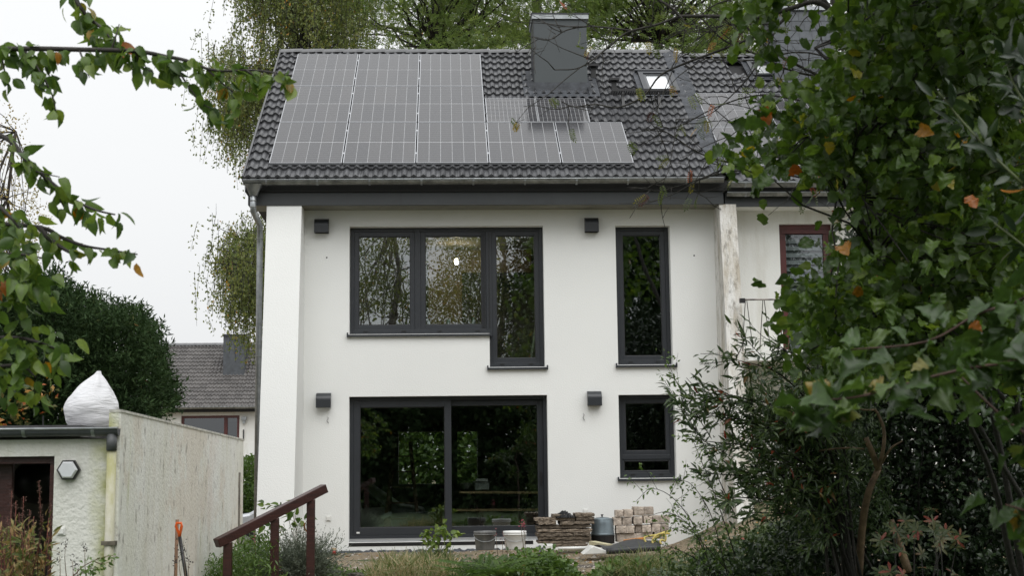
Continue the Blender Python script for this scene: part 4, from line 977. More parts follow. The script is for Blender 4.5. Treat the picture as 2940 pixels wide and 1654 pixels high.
M_HZ = leafmat('hazel_leaf', HZM, True, rough=.38, trans=.4); M_HZ2 = leafmat('hazel_foliage', HZM, False, rough=.38, trans=.4)
M_BI = leafmat('birch_foliage', BIM, trans=.5); M_RO = leafmat('robinia_foliage', ROM, trans=.6); M_YE = leafmat('conifer_foliage', YEM, trans=.15, rough=.75, spec=.15)
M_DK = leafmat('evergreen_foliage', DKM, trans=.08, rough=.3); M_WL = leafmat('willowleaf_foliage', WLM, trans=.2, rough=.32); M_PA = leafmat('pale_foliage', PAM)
M_HE = leafmat('herb_foliage', HEM); M_LA = leafmat('lavender_foliage', LAVM, trans=.15, rough=.7); M_DR = leafmat('dry_foliage', DRYM, trans=.25, rough=.6); M_GR = leafmat('grass_blades', GRM, trans=.3, rough=.5)
# ================================================================== TREES BEHIND THE HOUSES
def trunk_tree(name, label, cat, base, top, r, group=None, matl=BARK):
    t = thing(name, label, cat, base, group); p = curvy(base, top, 7, .12); MB().tube(p, r, r*.45, 9).build('trunk', matl, t, True); return t, p
def bg_tree(name, label, base, polys, k, L_, sp, size, tpls, matl, bark, droop=.3, gap=.45, gf=.55, strands=False, r=.22, extra=None, clump=None):
    allc = np.concatenate([region(po, n_, a, b, gap, gf, i*3.1, clump) for i, (po, n_, a, b) in enumerate(polys)])
    top = allc.mean(0); top[2] = np.percentile(allc[:, 2], 75); t, tp = trunk_tree(name, label, 'tree', base, top, r, 'trees behind the houses', bark)
    # limbs to a sample of clusters
    paths = []; sel = allc[rng.choice(len(allc), min(len(allc), extra or 60), replace=False)]
    for c in sel:
        j = np.argmin(np.linalg.norm(tp[2:]-c-np.array([0, 0, -1.5]), axis=1))+2 if len(tp) > 3 else -1
        q = curvy(tp[j], c, 6, .25); rr = min(.075, .010+.010*np.linalg.norm(tp[j]-c)); paths.append((q, rr, .008))
        for _ in range(2):
            a = q[rng.integers(2, 6)]; paths.append((curvy(a, a+rng.normal(size=3)*np.array([.35, .4, .3]), 4, .3), .008, .003))
    twigs_mesh('limbs', paths, bark, t, 5)
    if strands:
        n = len(allc); Ls = rng.uniform(.35, L_, n); pos = []; tn = []
        u = np.tile(np.linspace(0, 1, k), n); c = np.repeat(allc, k, 0); sway = np.repeat(rng.normal(size=(n, 2))*.12, k, 0)
        pos = c.copy(); pos[:, 2] -= u*np.repeat(Ls, k); pos[:, :2] += sway*u[:, None]; pos += rng.normal(size=pos.shape)*sp
        ld = nrmz(rng.normal(size=pos.shape)*.6+np.array([0, 0, -.7])); nr = nrmz(rng.normal(size=pos.shape)+np.array([0, -.5, .4])); tint = np.repeat(rng.uniform(0, 1, n), k)
        sub = range(n)
        twigs_mesh('hanging_twigs', [([allc[i], allc[i]+np.array([sway[i*k][0]*.6, sway[i*k][1]*.6, -Ls[i]*.6]), allc[i]+np.array([sway[i*k][0], sway[i*k][1], -Ls[i]*1.08])], .006, .003) for i in sub], bark, t, 3)['kind'] = 'stuff'
    else: pos, ld, nr, tint, _ = sprigs(allc, k, L_, sp, droop=droop)
    rnd = np.clip(.55*tint+.45*rng.uniform(0, 1, len(pos)), 0, 1)
    batch('crown', tpls, pos, ld, nr, size*rng.uniform(.7, 1.25, len(pos)), rnd, matl, t); return t
bg_tree('birch_tree', 'tall weeping birch with olive and orange leaves behind the gable of the white house', (1.2, 16.5, -1),
        [([(600, -220), (900, -220), (900, 150), (740, 150), (710, 200), (670, 300), (600, 270), (560, 220), (550, 180), (575, 95), (615, 5)], 1700, 33, 38),
         ([(550, 200), (640, 200), (690, 300), (640, 370), (590, 320), (560, 290)], 260, 33, 37),
         ([(590, 560), (680, 530), (680, 860), (645, 890), (620, 790), (600, 700), (585, 640)], 640, 33, 36)],
        22, 1.25, .06, .078, QUAD_T, M_BI, BARKD, gap=.12, gf=1.1, strands=True, r=.28, extra=70, clump=(14, .36))
bg_tree('robinia_tree', 'feathery bright green robinia above the solar panels', (3.2, 17.5, -1),
        [([(830, -260), (1345, -260), (1345, 150), (800, 150), (850, 60)], 1900, 36, 42)], 7, .6, .10, .17, ROBIN_T, M_RO, BARKD, gap=.12, gf=.9, extra=60, clump=(16, .5))
bg_tree('robinia_tree', 'feathery green robinia right of the dark grey chimney', (10.5, 17.5, -1),
        [([(1330, -260), (1960, -260), (1960, 170), (1330, 150)], 2150, 36, 42)], 7, .6, .10, .17, ROBIN_T, M_RO, BARKD, gap=.10, gf=.9, extra=90, clump=(16, .5))
bg_tree('oak_tree', 'darker tree with browning leaves behind the slate chimney', (16.5, 20, -1),
        [([(1900, -260), (2640, -260), (2640, 330), (1900, 210)], 1700, 40, 46)], 14, .8, .22, .16, SMALL_T, leafmat('oak_foliage', [(0, (.03, .055, .016)), (.6, (.06, .085, .024)), (1, (.15, .12, .04))]), BARKD, gap=.16, gf=.6, extra=110, r=.35)
bg_tree('birch_tree', 'olive birch with dark boughs between the two robinias', (6.5, 24, -1),
        [([(700, -260), (2000, -260), (2000, 170), (700, 160)], 1100, 46, 52)], 14, 1.0, .07, .11, QUAD_T, M_BI, BARKD, gap=.12, gf=.6, strands=True, extra=90, r=.3)
# pale young tree far left
t, tp = trunk_tree('young_tree', 'thin pale yellow leaved tree at the far left against the sky', 'tree', (PD(15, 1000, 24)[0], PD(15, 1000, 24)[1], -.8), PD(40, 330, 24), .05, None, BARK)
cc = region([(0, 250), (45, 330), (60, 420), (100, 520), (110, 640), (60, 760), (-150, 900), (-150, 250)], 420, 23, 25, .3, 1.5)
twigs_mesh('limbs', [(curvy(tp[rng.integers(2, 7)], c, 5, .2), .012, .003) for c in cc[:90]], BARK, t, 4)
pos, ld, nr, tint, _ = sprigs(cc, 10, .35, .04, (0, 0, .9)); batch('crown', QUAD_T, pos, ld, nr, .05*rng.uniform(.7, 1.3, len(pos)), .5*tint+.5*rng.uniform(0, 1, len(pos)), M_PA, t)
# dense dark conifer behind the shed
t, tp = trunk_tree('yew_tree', 'broad dense dark green yew standing behind the garden shed', 'tree', (PD(180, 1000, 18)[0], PD(180, 1000, 18)[1], -.7), PD(190, 760, 18), .16, None, BARKD)
cp = [(-250, 780), (0, 735), (128, 722), (150, 705), (165, 745), (215, 765), (250, 775), (300, 800), (345, 800), (385, 850), (400, 900), (415, 960), (430, 1005), (420, 1040), (395, 1062), (330, 1062), (300, 1180), (-250, 1180)]
cc = region(cp, 8600, 15.6, 19.2)
sh = nrmz(cc-np.array([tp[3][0], tp[3][1], 1.5]))
pos, ld, nr, tint, _ = sprigs(cc, 15, .24, .022, dirs=nrmz(sh+rng.normal(size=sh.shape)*.5+np.array([0, 0, .5])))
batch('crown', QUADN_T, pos, ld, nr, .072*rng.uniform(.7, 1.3, len(pos)), np.clip(.6*tint+.4*rng.uniform(0, 1, len(pos)), 0, 1), M_YE, t)
twigs_mesh('limbs', [(curvy(tp[3], c, 5, .15), .02, .004) for c in cc[:60]], BARKD, t, 4)
# climber with orange leaves and light fronds in the yew
cc = region([(0, 1000), (130, 980), (130, 1090), (0, 1090)], 26, 15.2, 15.6); pos, ld, nr, tint, _ = sprigs(cc, 6, .15, .04)
o = batch('climbing_vine', SMALL_T, pos, ld, nr, .07*rng.uniform(.7, 1.3, len(pos)), rng.uniform(.3, 1, len(pos)), leafmat('vine_leaf', [(0, (.03, .05, .015)), (.6, (.10, .10, .03)), (.8, (.35, .24, .05)), (1, (.42, .12, .05))]))
tagp(o, 'orange and yellow vine leaves in front of the dark yew above the shed', 'vine')
# hedge and car in the gap
cc = region([(560, 1165), (690, 1150), (690, 1320), (560, 1320)], 900, 29, 30.5); pos, ld, nr, tint, _ = sprigs(cc, 9, .18, .04)
o = batch('hedge', QUAD_T, pos, ld, nr, .075*rng.uniform(.7, 1.3, len(pos)), np.clip(.5*tint+.5*rng.uniform(0, 1, len(pos)), 0, 1), M_HE); tagp(o, 'green hedge seen in the gap between garden wall and white house', 'hedge')
def car():
    b = PD(640, 1330, 26.6); x0, y0 = b[0]-1.05, b[1]; zg = float(gz(b[0], b[1])); g = P(627, 1300, y0)[2]-.86
    t = thing('parked_car', 'silver grey car parked in the gap left of the white house', 'car', (x0+2, y0, g)); S_ = mat('silver_paint', (.55, .57, .60), .3, .3, var=.02)
    side = [(0, .32), (.02, .62), (.25, .80), (.95, .92), (1.75, 1.40), (2.1, 1.48), (3.1, 1.47), (3.75, 1.02), (4.2, .95), (4.3, .6), (4.25, .32)]
    MB().prism([(x0+a, g+b_) for a, b_ in side], y0, y0+1.7, 1).build('body', S_, t, bevel=.05)
    for yy in (y0-.012, y0+1.702):
        MB().prism([(x0+a, g+b_) for a, b_ in ((1.22, .98), (1.80, 1.34), (2.12, 1.40), (2.30, 1.40), (2.30, .98))], yy, yy+.01, 1).build('side_window', BLACK, t)
        MB().prism([(x0+a, g+b_) for a, b_ in ((2.38, .98), (2.38, 1.40), (3.05, 1.39), (3.5, 1.0))], yy, yy+.01, 1).build('side_window', BLACK, t)
    MB().raw([(x0+1.0, y0+.1, g+.965), (x0+1.73, y0+.18, g+1.405), (x0+1.73, y0+1.52, g+1.405), (x0+1.0, y0+1.6, g+.965)], [(0, 1, 2, 3)]).build('windscreen', BLACK, t)
    MB().box((x0+1.18, y0-.18, g+.95), (x0+1.34, y0-.02, g+1.08)).build('wing_mirror', S_, t, bevel=.03)
    for xx in (.85, 3.45):
        for yy in (y0-.01, y0+1.55):
            w_ = MB().tube([(x0+xx, yy, g+.31), (x0+xx, yy+.16, g+.31)], .31, n=20).build('wheel', BLACK, t); MB().tube([(x0+xx, yy-.005, g+.31), (x0+xx, yy+.0, g+.31)], .2, n=16).build('rim', ALU, w_)
    for yy in (y0+.12, y0+1.3): box('headlight', (x0-.005, yy, g+.6), (x0+.12, yy+.3, g+.72), PLAST, t)
car()
# ================================================================== TREES BEHIND THE PHOTOGRAPHER (seen mirrored in the panes)
def crown_tree(name, label, base, h, ctr, rad, n, k, size, tpls, matl, bark, droop=.4, gap=.3, gf=.5, bark_r=.2):
    t, tp = trunk_tree(name, label, 'tree', base, (base[0]+.3, base[1], base[2]+h*.9), bark_r, 'trees reflected in the window panes', bark)
    u = rdir(n*3); rr = rng.uniform(.2, 1, n*3)**.45; c = np.array(ctr)+u*rr[:, None]*np.array(rad); c = c[gapnoise(c, gf) < gap][:n]
    pos, ld, nr, tint, _ = sprigs(c, k, .8, .18, droop=droop); batch('crown', tpls, pos, ld, nr, size*rng.uniform(.7, 1.3, len(pos)), np.clip(.5*tint+.5*rng.uniform(0, 1, len(pos)), 0, 1), matl, t)
    twigs_mesh('limbs', [(curvy(tp[rng.integers(2, 7)], q, 5, .2), .04, .008) for q in c[:50]], bark, t, 4)
crown_tree('birch_tree', 'weeping birch with gaps of sky mirrored in the left upper panes', (0.3, -36, -.4), 13, (.2, -36, 8.2), (3.0, 2.2, 5.2), 1300, 14, .11, QUAD_T, M_BI, BARKB, .9, .0, .9)
crown_tree('birch_tree', 'second weeping birch mirrored in the middle upper pane', (4.6, -38, -.4), 14, (4.4, -38, 8.0), (2.2, 2.2, 5.6), 1250, 14, .11, QUAD_T, M_BI, BARKB, .9, .0, .9)
crown_tree('spruce_tree', 'dark broad evergreen mirrored in the narrow right pane', (8.8, -35, -.4), 14, (8.6, -35, 7.0), (3.4, 2.5, 7.6), 4200, 16, .22, QUADN_T, M_YE, BARKD, .4, .8)
crown_tree('spruce_tree', 'dark evergreen mirrored in the tall narrow upper window', (14.0, -36, -.4), 15, (14., -36, 7.2), (4.0, 2.5, 8.0), 4200, 16, .22, QUADN_T, M_YE, BARKD, .4, .8)
cc = rng.uniform((-9, -33.5, -.5), (16, -31.0, 5.0), (7000, 3)); pos, ld, nr, tint, _ = sprigs(cc, 13, .5, .12)
o = batch('tall_hedge', QUAD_T, pos, ld, nr, .27, np.clip(.5*tint+.5*rng.uniform(0, 1, len(pos)), 0, 1), M_YE); tagp(o, 'tall dark hedge mirrored in the sliding door glass', 'hedge')
cc = rng.uniform((.8, 12.0, -.5), (5.5, 14, 3.6), (2200, 3)); pos, ld, nr, tint, _ = sprigs(cc, 10, .4, .1)
o = batch('garden_shrub', QUAD_T, pos, ld, nr, .17, np.clip(.5*tint+.5*rng.uniform(0, 1, len(pos)), 0, 1), M_HE); tagp(o, 'green shrubs seen through the rear windows of the living room', 'shrub')
# ================================================================== APPLE TREE (foreground left)
def branch_px(pts): return np.array([PD(*p) for p in pts])
def smooth_path(p, n=4):
    """Catmull-Rom"""
    p = np.asarray(p); q = np.vstack([2*p[0]-p[1], p, 2*p[-1]-p[-2]]); out = []
    for i in range(1, len(q)-2):
        for t in np.linspace(0, 1, n, endpoint=False):
            a, b, c, d = q[i-1], q[i], q[i+1], q[i+2]; out.append(.5*((2*b)+(-a+c)*t+(2*a-5*b+4*c-d)*t*t+(-a+3*b-3*c+d)*t**3))
    out.append(p[-1]); return np.array(out)
def along(paths, n, size, droop, spread, up=.3, face=None):
    seg = []; 
    for p in paths:
        d = np.diff(p, axis=0); seg.append((p, np.linalg.norm(d, axis=1)))
    tot = np.array([s[1].sum() for s in seg]); ch = rng.choice(len(paths), n, p=tot/tot.sum()); pos = np.zeros((n, 3)); dr = np.zeros((n, 3))
    for i in range(n):
        p, L_ = seg[ch[i]]; u = rng.uniform(0, L_.sum()); c = np.cumsum(L_); j = min(int(np.searchsorted(c, u)), len(L_)-1); f = (u-(c[j]-L_[j]))/L_[j]
        pos[i] = p[j]+(p[j+1]-p[j])*f; dr[i] = (p[j+1]-p[j])/L_[j]
    off = rng.normal(size=(n, 3)); pos = pos+nrmz(off)*(rng.uniform(0, 1, n)**.7*spread)[:, None]+np.array([0, 0, -spread*.25])
    ld = nrmz(dr*.45+off*.35+rng.normal(size=(n, 3))*.30+np.array([0, 0, -droop])); nr = nrmz(rng.normal(size=(n, 3))*.7+np.array([0, -.45, up]))
    return pos, ld, nr
AD = 7.0
main = [[(-320, 150, 7.4), (-100, 128, 7.2), (60, 122, 7), (200, 124, 7), (340, 128, 6.9), (420, 142, 6.9), (470, 152, 6.8), (520, 172, 6.8), (570, 178, 6.7), (640, 176, 6.7), (735, 190, 6.6)],
        [(180, -60, 7.3), (195, 5, 7.2), (225, 45, 7.2), (262, 75, 7.1), (285, 110, 7.05)],
        [(-200, 300, 7.5), (0, 340, 7.2), (60, 395, 7), (130, 460, 6.9), (190, 505, 6.9), (240, 528, 6.8), (290, 540, 6.8)],
        [(-300, 560, 7.6), (-60, 560, 7.2), (100, 572, 7), (150, 595, 7), (210, 618, 6.9), (270, 628, 6.9), (345, 640, 6.8)],
        [(100, 572, 7), (130, 605, 6.95), (170, 632, 6.9), (205, 650, 6.9)],
        [(-250, 760, 7.3), (-60, 740, 7.1), (40, 720, 6.9), (100, 700, 6.8)], [(-250, 900, 7.3), (-80, 860, 7.), (40, 850, 6.8), (120, 870, 6.7), (160, 890, 6.7)],
        [(-200, 620, 7.0), (-40, 640, 6.8), (50, 640, 6.7), (110, 650, 6.6)], [(-200, 480, 7.1), (-40, 500, 6.9), (20, 540, 6.8), (60, 590, 6.8)], [(-200, 960, 7.0), (-40, 930, 6.8), (50, 920, 6.7), (90, 950, 6.7)]]
subs = [[(60, 124, 7), (95, 170, 6.95), (130, 235, 6.9), (142, 285, 6.9)], [(100, 124, 7), (115, 165, 7.05), (125, 190, 7.05)], [(200, 126, 7), (215, 165, 6.9), (225, 195, 6.9)], [(0, 122, 7), (10, 170, 7), (20, 215, 7)],
        [(420, 142, 6.9), (450, 180, 6.85), (480, 225, 6.8), (510, 262, 6.8), (560, 280, 6.75)], [(520, 172, 6.8), (555, 205, 6.75), (590, 240, 6.7), (575, 285, 6.7)], [(340, 128, 6.9), (355, 165, 6.9), (385, 180, 6.85)], [(280, 127, 6.95), (290, 95, 6.95), (300, 60, 7)],
        [(130, 460, 6.9), (150, 500, 6.9), (165, 530, 6.9)], [(60, 395, 7), (90, 430, 6.9), (150, 445, 6.85)], [(620, 176, 6.7), (650, 200, 6.7), (655, 215, 6.7)], [(690, 182, 6.65), (705, 205, 6.6)]]
apple = thing('apple_tree', 'apple tree at the left edge reaching leafy green branches over the picture', 'tree', tuple(PD(-420, 1300, 7.6)[:2])+(-.5,))
b0 = np.array([PD(-420, 1300, 7.6)[0], PD(-420, 1300, 7.6)[1], -.6]); tr = [b0, PD(-400, 1000, 7.6), PD(-360, 650, 7.55), PD(-340, 300, 7.5), PD(-320, 100, 7.4), PD(-250, -80, 7.35), PD(180, -120, 7.3)]
MB().tube(smooth_path(tr), .12, .02, 9).build('trunk', BARK, apple, True)
mp_ = [smooth_path(branch_px(p)) for p in main]; sp_ = [smooth_path(branch_px(p)) for p in subs]
twigs_mesh('branch', [(p, .016, .004) for p in mp_]+[(p, .006, .0025) for p in sp_]+[(curvy(tr[2], mp_[i][0], 4, .1), .03, .016) for i in (3, 5, 6, 7, 8, 9)]+[(curvy(tr[3], mp_[2][0], 4, .1), .03, .016)], mat('apple_bark', (.035, .030, .026), .8, var=.3, scale=40), apple, 6)
vis = [p[np.array([((q-CAM)@AR)/((q-CAM)@AF)*FPX/K+1288 for q in p]) > -40] for p in mp_]; vis = [v for v in vis if len(v) > 2]
A = [along([vis[0]], 120, 0, .75, .055), along([vis[1]], 52, 0, .6, .07), along([vis[2]], 46, 0, .7, .06), along([vis[3], vis[4]], 52, 0, .7, .055), along(sp_, 150, 0, .8, .045), along(vis[5:], 330, 0, .6, .15)]
pos, ld, nr = (np.concatenate([a[i] for a in A]) for i in range(3)); perm = rng.permutation(len(pos)); pos, ld, nr = pos[perm], ld[perm], nr[perm]
sz = rng.uniform(.056, .094, len(pos))
singles('leaf', APPLE_T, pos[:300], ld[:300], nr[:300], sz[:300], M_AP, apple)
batch('foliage', APPLE_T, pos[300:], ld[300:], nr[300:], sz[300:], rng.uniform(0, .95, len(pos)-300), M_AP2, apple, 'stuff')
# ================================================================== HAZEL (right, behind) and its dark neighbours
HP = [(2120, -120), (2110, 60), (2130, 175), (2030, 215), (1950, 270), (1920, 340), (1880, 390), (1830, 405), (1815, 420), (1880, 425), (1940, 440), (2010, 440), (2190, 470), (2190, 560), (2130, 600), (2170, 650), (2080, 700), (2020, 745), (1965, 775), (2040, 810), (2000, 880), (2100, 960), (2640, 960), (2640, -120)]
hazel = thing('hazel_bush', 'big hazel with rounded leaves filling the upper right', 'tree', (PD(2450, 1449, 10)[0], PD(2450, 1449, 10)[1], .2))
hb = np.array([PD(2760, 1449, 11)[0], PD(2760, 1449, 11)[1], -.3])
front = np.concatenate([region(HP, 1050, 7.6, 8.8), region([(1890, -80), (1975, -80), (1965, 60), (1935, 130), (1885, 100)], 34, 7.8, 8.6)]); back = region([(2150, -120), (2140, 180), (2080, 260), (1990, 380), (2200, 480), (2190, 600), (2110, 720), (2010, 780), (2060, 900), (2640, 960), (2640, -120)], 1500, 8.8, 11.0)
stems = []
for tx, ty, td in ((2300, 60, 9), (2130, 260, 8.6), (2100, 420, 8.4), (2480, -60, 10), (2200, 640, 8.4), (2560, 300, 9.5), (2050, 120, 8.8), (2380, 400, 9)):
    stems.append(smooth_path(curvy(hb+rng.normal(size=3)*np.array([.25, .25, 0]), PD(tx, ty, td), 6, .12)))
paths = [(s, .030, .008) for s in stems]; allst = np.concatenate(stems)
for c in np.concatenate([front[:150], back[:60]]):
    j = np.argsort(np.linalg.norm(allst-c, axis=1))[2]; paths.append((curvy(allst[j], c, 5, .15), .008, .003))
twigs_mesh('branch', paths, BARKD, hazel, 6)
pf, lf, nf, tf, _ = sprigs(front, 5, .20, .05, (-.1, 0, .1), .5); pb, lb_, nb_, tb, _ = sprigs(back, 6, .25, .06, (0, 0, .1), .45)
shade_top = region([(2060, -1500), (2060, -700), (2060, -170), (2900, -170), (2900, -1500)], 620, 6.8, 12.5); pu, lu, nu, tu, _ = sprigs(shade_top, 7, .30, .08, (0, 0, .1), .45)  # unseen upper crown above the view, added to shade the foliage below
batch('crown', HAZEL_L, pu, lu, nu, rng.uniform(.10, .16, len(pu)), np.clip(.5*tu+.5*rng.uniform(0, 1, len(pu)), 0, 1), M_HZ2, hazel, 'stuff')
dist = np.linalg.norm(pf-CAM, axis=1); od = np.argsort(dist); pf, lf, nf, tf = pf[od], lf[od], nf[od], tf[od]
singles('leaf', HAZEL_T, pf[:300], lf[:300], nf[:300], rng.uniform(.058, .098, 300), M_HZ, hazel)
pr, lr, nr_, tr_ = (np.concatenate([a, b]) for a, b in ((pf[300:], pb), (lf[300:], lb_), (nf[300:], nb_), (tf[300:], tb)))
batch('foliage', HAZEL_L, pr, lr, nr_, rng.uniform(.050, .092, len(pr)), np.clip(.5*tr_+.5*rng.uniform(0, 1, len(pr)), 0, 1), M_HZ2, hazel, 'stuff')
# near blurred branch of a maple
nbp = [smooth_path(branch_px(p)) for p in ([(2760, 870, 4.2), (2576, 905, 4.3), (2400, 935, 4.4), (2250, 975, 4.5), (2150, 1000, 4.5), (2020, 1010, 4.6)], [(2760, 1180, 4.3), (2576, 1090, 4.4), (2480, 1010, 4.45), (2420, 950, 4.5)], [(2700, 640, 4.6), (2576, 750, 4.6), (2460, 790, 4.6), (2330, 860, 4.6), (2140, 880, 4.7)], [(2700, 1330, 4.4), (2590, 1290, 4.4), (2530, 1270, 4.4)])]
mt = thing('maple_sapling', 'out of focus maple twigs with large toothed leaves close to the camera at right', 'tree', (PD(2850, 1449, 4.3)[0], PD(2850, 1449, 4.3)[1], -.5))
b0 = np.array([PD(2850, 1449, 4.3)[0], PD(2850, 1449, 4.3)[1], -.6]); tp = smooth_path(np.array([b0, PD(2820, 1250, 4.3), PD(2780, 950, 4.3), PD(2740, 600, 4.6)]))
twigs_mesh('branch', [(p, .007, .003) for p in nbp]+[(tp, .03, .012)]+[(curvy(tp[-2], nbp[2][0], 3), .012, .007), (curvy(tp[4], nbp[3][0], 3), .012, .007)], mat('red_twig', (.07, .035, .025), .7, var=.3), mt, 6)
A = [along([nbp[0]], 80, 0, .3, .075, .6), along([nbp[1]], 30, 0, .35, .08, .6), along([nbp[2]], 56, 0, .3, .08, .6), along([nbp[3]], 20, 0, .4, .08, .6)]
pos, ld, nr = (np.concatenate([a[i] for a in A]) for i in range(3)); singles('leaf', MAPLE_T, pos, ld, nr, rng.uniform(.055, .095, len(pos)), leafmat('maple_leaf', [(0, (.026, .052, .013)), (.6, (.046, .090, .019)), (.94, (.08, .125, .028)), (1, (.25, .16, .03))], True, rough=.4), mt)
# glossy laurel far right
lp = [smooth_path(branch_px(p)) for p in ([(2700, 560, 5.6), (2560, 450, 5.6), (2470, 360, 5.7), (2400, 280, 5.8), (2360, 230, 5.8)], [(2720, 240, 5.6), (2600, 170, 5.7), (2500, 110, 5.8)], [(2720, 420, 5.6), (2640, 340, 5.6), (2560, 230, 5.7), (2530, 150, 5.8)], [(2720, 760, 5.6), (2600, 640, 5.6), (2500, 560, 5.7)])]
lt = thing('cherry_laurel', 'glossy dark laurel shoots with long leaves at the right edge', 'shrub', (PD(2800, 1449, 5.8)[0], PD(2800, 1449, 5.8)[1], -.4))
tp = smooth_path(np.array([np.array([PD(2800, 1449, 5.8)[0], PD(2800, 1449, 5.8)[1], -.6]), PD(2790, 1000, 5.8), PD(2760, 650, 5.7), PD(2720, 300, 5.7)]))
twigs_mesh('branch', [(p, .007, .003) for p in lp]+[(tp, .03, .01)]+[(curvy(tp[-3], p[0], 3), .01, .007) for p in lp], mat('green_twig', (.06, .08, .02), .6), lt, 6)
pos, ld, nr = along(lp, 130, 0, .1, .05, .7); singles('leaf', [leaf_tpl([(0, .01), (.2, .12), (.5, .17), (.8, .10), (1, .004)], f, c) for f, c in ((.3, .2), (.5, .35))], pos, ld, nr, rng.uniform(.085, .125, len(pos)), leafmat('laurel_leaf', DKM[:2]+[(.95, (.03, .055, .018)), (.98, (.3, .12, .02)), (1, (.4, .15, .02))], True, rough=.34, trans=.15, spec=.4), lt)
# dark evergreen mass
ep = [(2120, 860), (2060, 930), (2000, 990), (1960, 1060), (1990, 1150), (2010, 1250), (1990, 1340), (1900, 1400), (1780, 1449), (1700, 1520), (2700, 1520), (2700, 500), (2250, 480), (2130, 640)]
ev = thing('evergreen_shrub', 'very dark dense small leaved evergreen in the shade at lower right', 'shrub', (PD(2350, 1449, 13)[0], PD(2350, 1449, 13)[1], .3))
e0 = np.array([PD(2350, 1449, 13)[0], PD(2350, 1449, 13)[1], .0]); cc = region(ep, 7000, 12.0, 14.5)
twigs_mesh('branch', [(curvy(e0+rng.normal(size=3)*np.array([.4, .3, 0]), c, 6, .2), .022, .004) for c in cc[:70]], BARKD, ev, 5)
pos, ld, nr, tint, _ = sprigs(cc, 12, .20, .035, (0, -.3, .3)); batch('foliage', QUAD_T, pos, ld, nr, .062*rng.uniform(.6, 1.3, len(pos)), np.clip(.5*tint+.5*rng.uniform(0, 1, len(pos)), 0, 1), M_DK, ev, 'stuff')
cc = region([(2180, 300), (2640, 300), (2640, 1000), (2130, 900), (2190, 640), (2190, 480), (2120, 430)], 1500, 12, 15); pos, ld, nr, tint, _ = sprigs(cc, 9, .3, .06); 
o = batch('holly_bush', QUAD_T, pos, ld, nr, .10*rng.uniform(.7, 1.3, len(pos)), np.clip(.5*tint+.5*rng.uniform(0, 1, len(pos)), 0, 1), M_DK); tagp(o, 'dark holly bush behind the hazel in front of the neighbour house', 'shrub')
# willow-leaved cotoneaster arching from the right
WP = [(2140, 900), (2000, 860), (1900, 880), (1860, 905), (1830, 960), (1770, 985), (1800, 1040), (1770, 1080), (1790, 1130), (1740, 1200), (1800, 1270), (1900, 1300), (2000, 1330), (2150, 1280), (2200, 1100)]
wl = thing('cotoneaster_bush', 'arching shrub with narrow willow like leaves and a few red ones before the right wall', 'shrub', (PD(2150, 1449, 11.5)[0], PD(2150, 1449, 11.5)[1], .2))
w0 = np.array([PD(2180, 1449, 11.5)[0], PD(2180, 1449, 11.5)[1], .0]); ends = [(1760, 985), (1850, 905), (1940, 870), (1780, 1045), (1770, 1110), (1750, 1190), (1800, 1250), (1880, 1290), (2020, 880), (1700, 1030), (1860, 1000), (1900, 1150), (1960, 1060), (1730, 1000), (1960, 1230), (1840, 1180)]
wp = [smooth_path(np.array([w0+rng.normal(size=3)*.15, PD(2150-(2150-x)*.25, 1330-(1330-y)*.55, 11.3), PD(2150-(2150-x)*.6, y+45-(y-880)*.10, 11.1), PD(x, y, 10.9)])) for x, y in ends]
side = []
for p in wp:
    for _ in range(9):
        a = p[rng.integers(3, len(p))]; side.append(curvy(a, a+rng.normal(size=3)*.16+np.array([-.10, 0, .05]), 4, .15))
twigs_mesh('branch', [(p, .014, .003) for p in wp]+[(p, .004, .002) for p in side], BARKD, wl, 5)
pos, ld, nr = along([p[4:] for p in wp]+side, 4600, 0, .05, .06, .8)
ld = nrmz(ld+np.array([-.3, 0, .15])); dist = np.linalg.norm(pos-CAM, axis=1)
batch('foliage', LANCE_T, pos, ld, nr, rng.uniform(.055, .10, len(pos)), rng.uniform(0, .995, len(pos))**1.1, M_WL, wl, 'stuff')
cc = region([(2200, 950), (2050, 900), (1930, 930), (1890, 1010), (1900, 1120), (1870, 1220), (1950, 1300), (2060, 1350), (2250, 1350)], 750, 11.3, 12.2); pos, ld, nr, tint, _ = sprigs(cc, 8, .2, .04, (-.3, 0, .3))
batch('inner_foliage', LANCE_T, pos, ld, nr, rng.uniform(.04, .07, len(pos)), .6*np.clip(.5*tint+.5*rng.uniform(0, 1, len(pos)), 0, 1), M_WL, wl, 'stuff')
# thin bramble-like shoots with small bright leaves before the blocks
bp_ = [smooth_path(branch_px(p)) for p in ([(1790, 1449, 12), (1760, 1350, 12), (1700, 1260, 12), (1640, 1230, 12), (1600, 1262, 12)], [(1800, 1449, 12.2), (1740, 1330, 12.2), (1680, 1290, 12.2), (1630, 1300, 12.2)], [(1830, 1449, 12), (1790, 1300, 12), (1740, 1220, 12), (1700, 1210, 12)], [(1850, 1300, 11.8), (1770, 1120, 11.8), (1720, 1000, 11.8), (1680, 915, 11.8)], [(1820, 1449, 12), (1720, 1390, 12), (1660, 1370, 12)], [(1840, 1449, 12), (1780, 1380, 12), (1730, 1330, 12), (1690, 1330, 12)], [(1850, 1400, 12), (1800, 1250, 12), (1760, 1150, 12), (1740, 1100, 12)])]
bt = thing('rambling_shrub', 'wispy shoots with small bright leaves hanging before the tan blocks', 'shrub', (PD(1800, 1449, 12.3)[0], PD(1800, 1449, 12.3)[1], .1))
side = []
for p in bp_:
    for _ in range(11):
        a = p[rng.integers(3, len(p))]; side.append(curvy(a, a+rng.normal(size=3)*.11, 4, .15))
twigs_mesh('branch', [(p, .005, .0018) for p in bp_]+[(p, .002, .001) for p in side], BARKD, bt, 5)
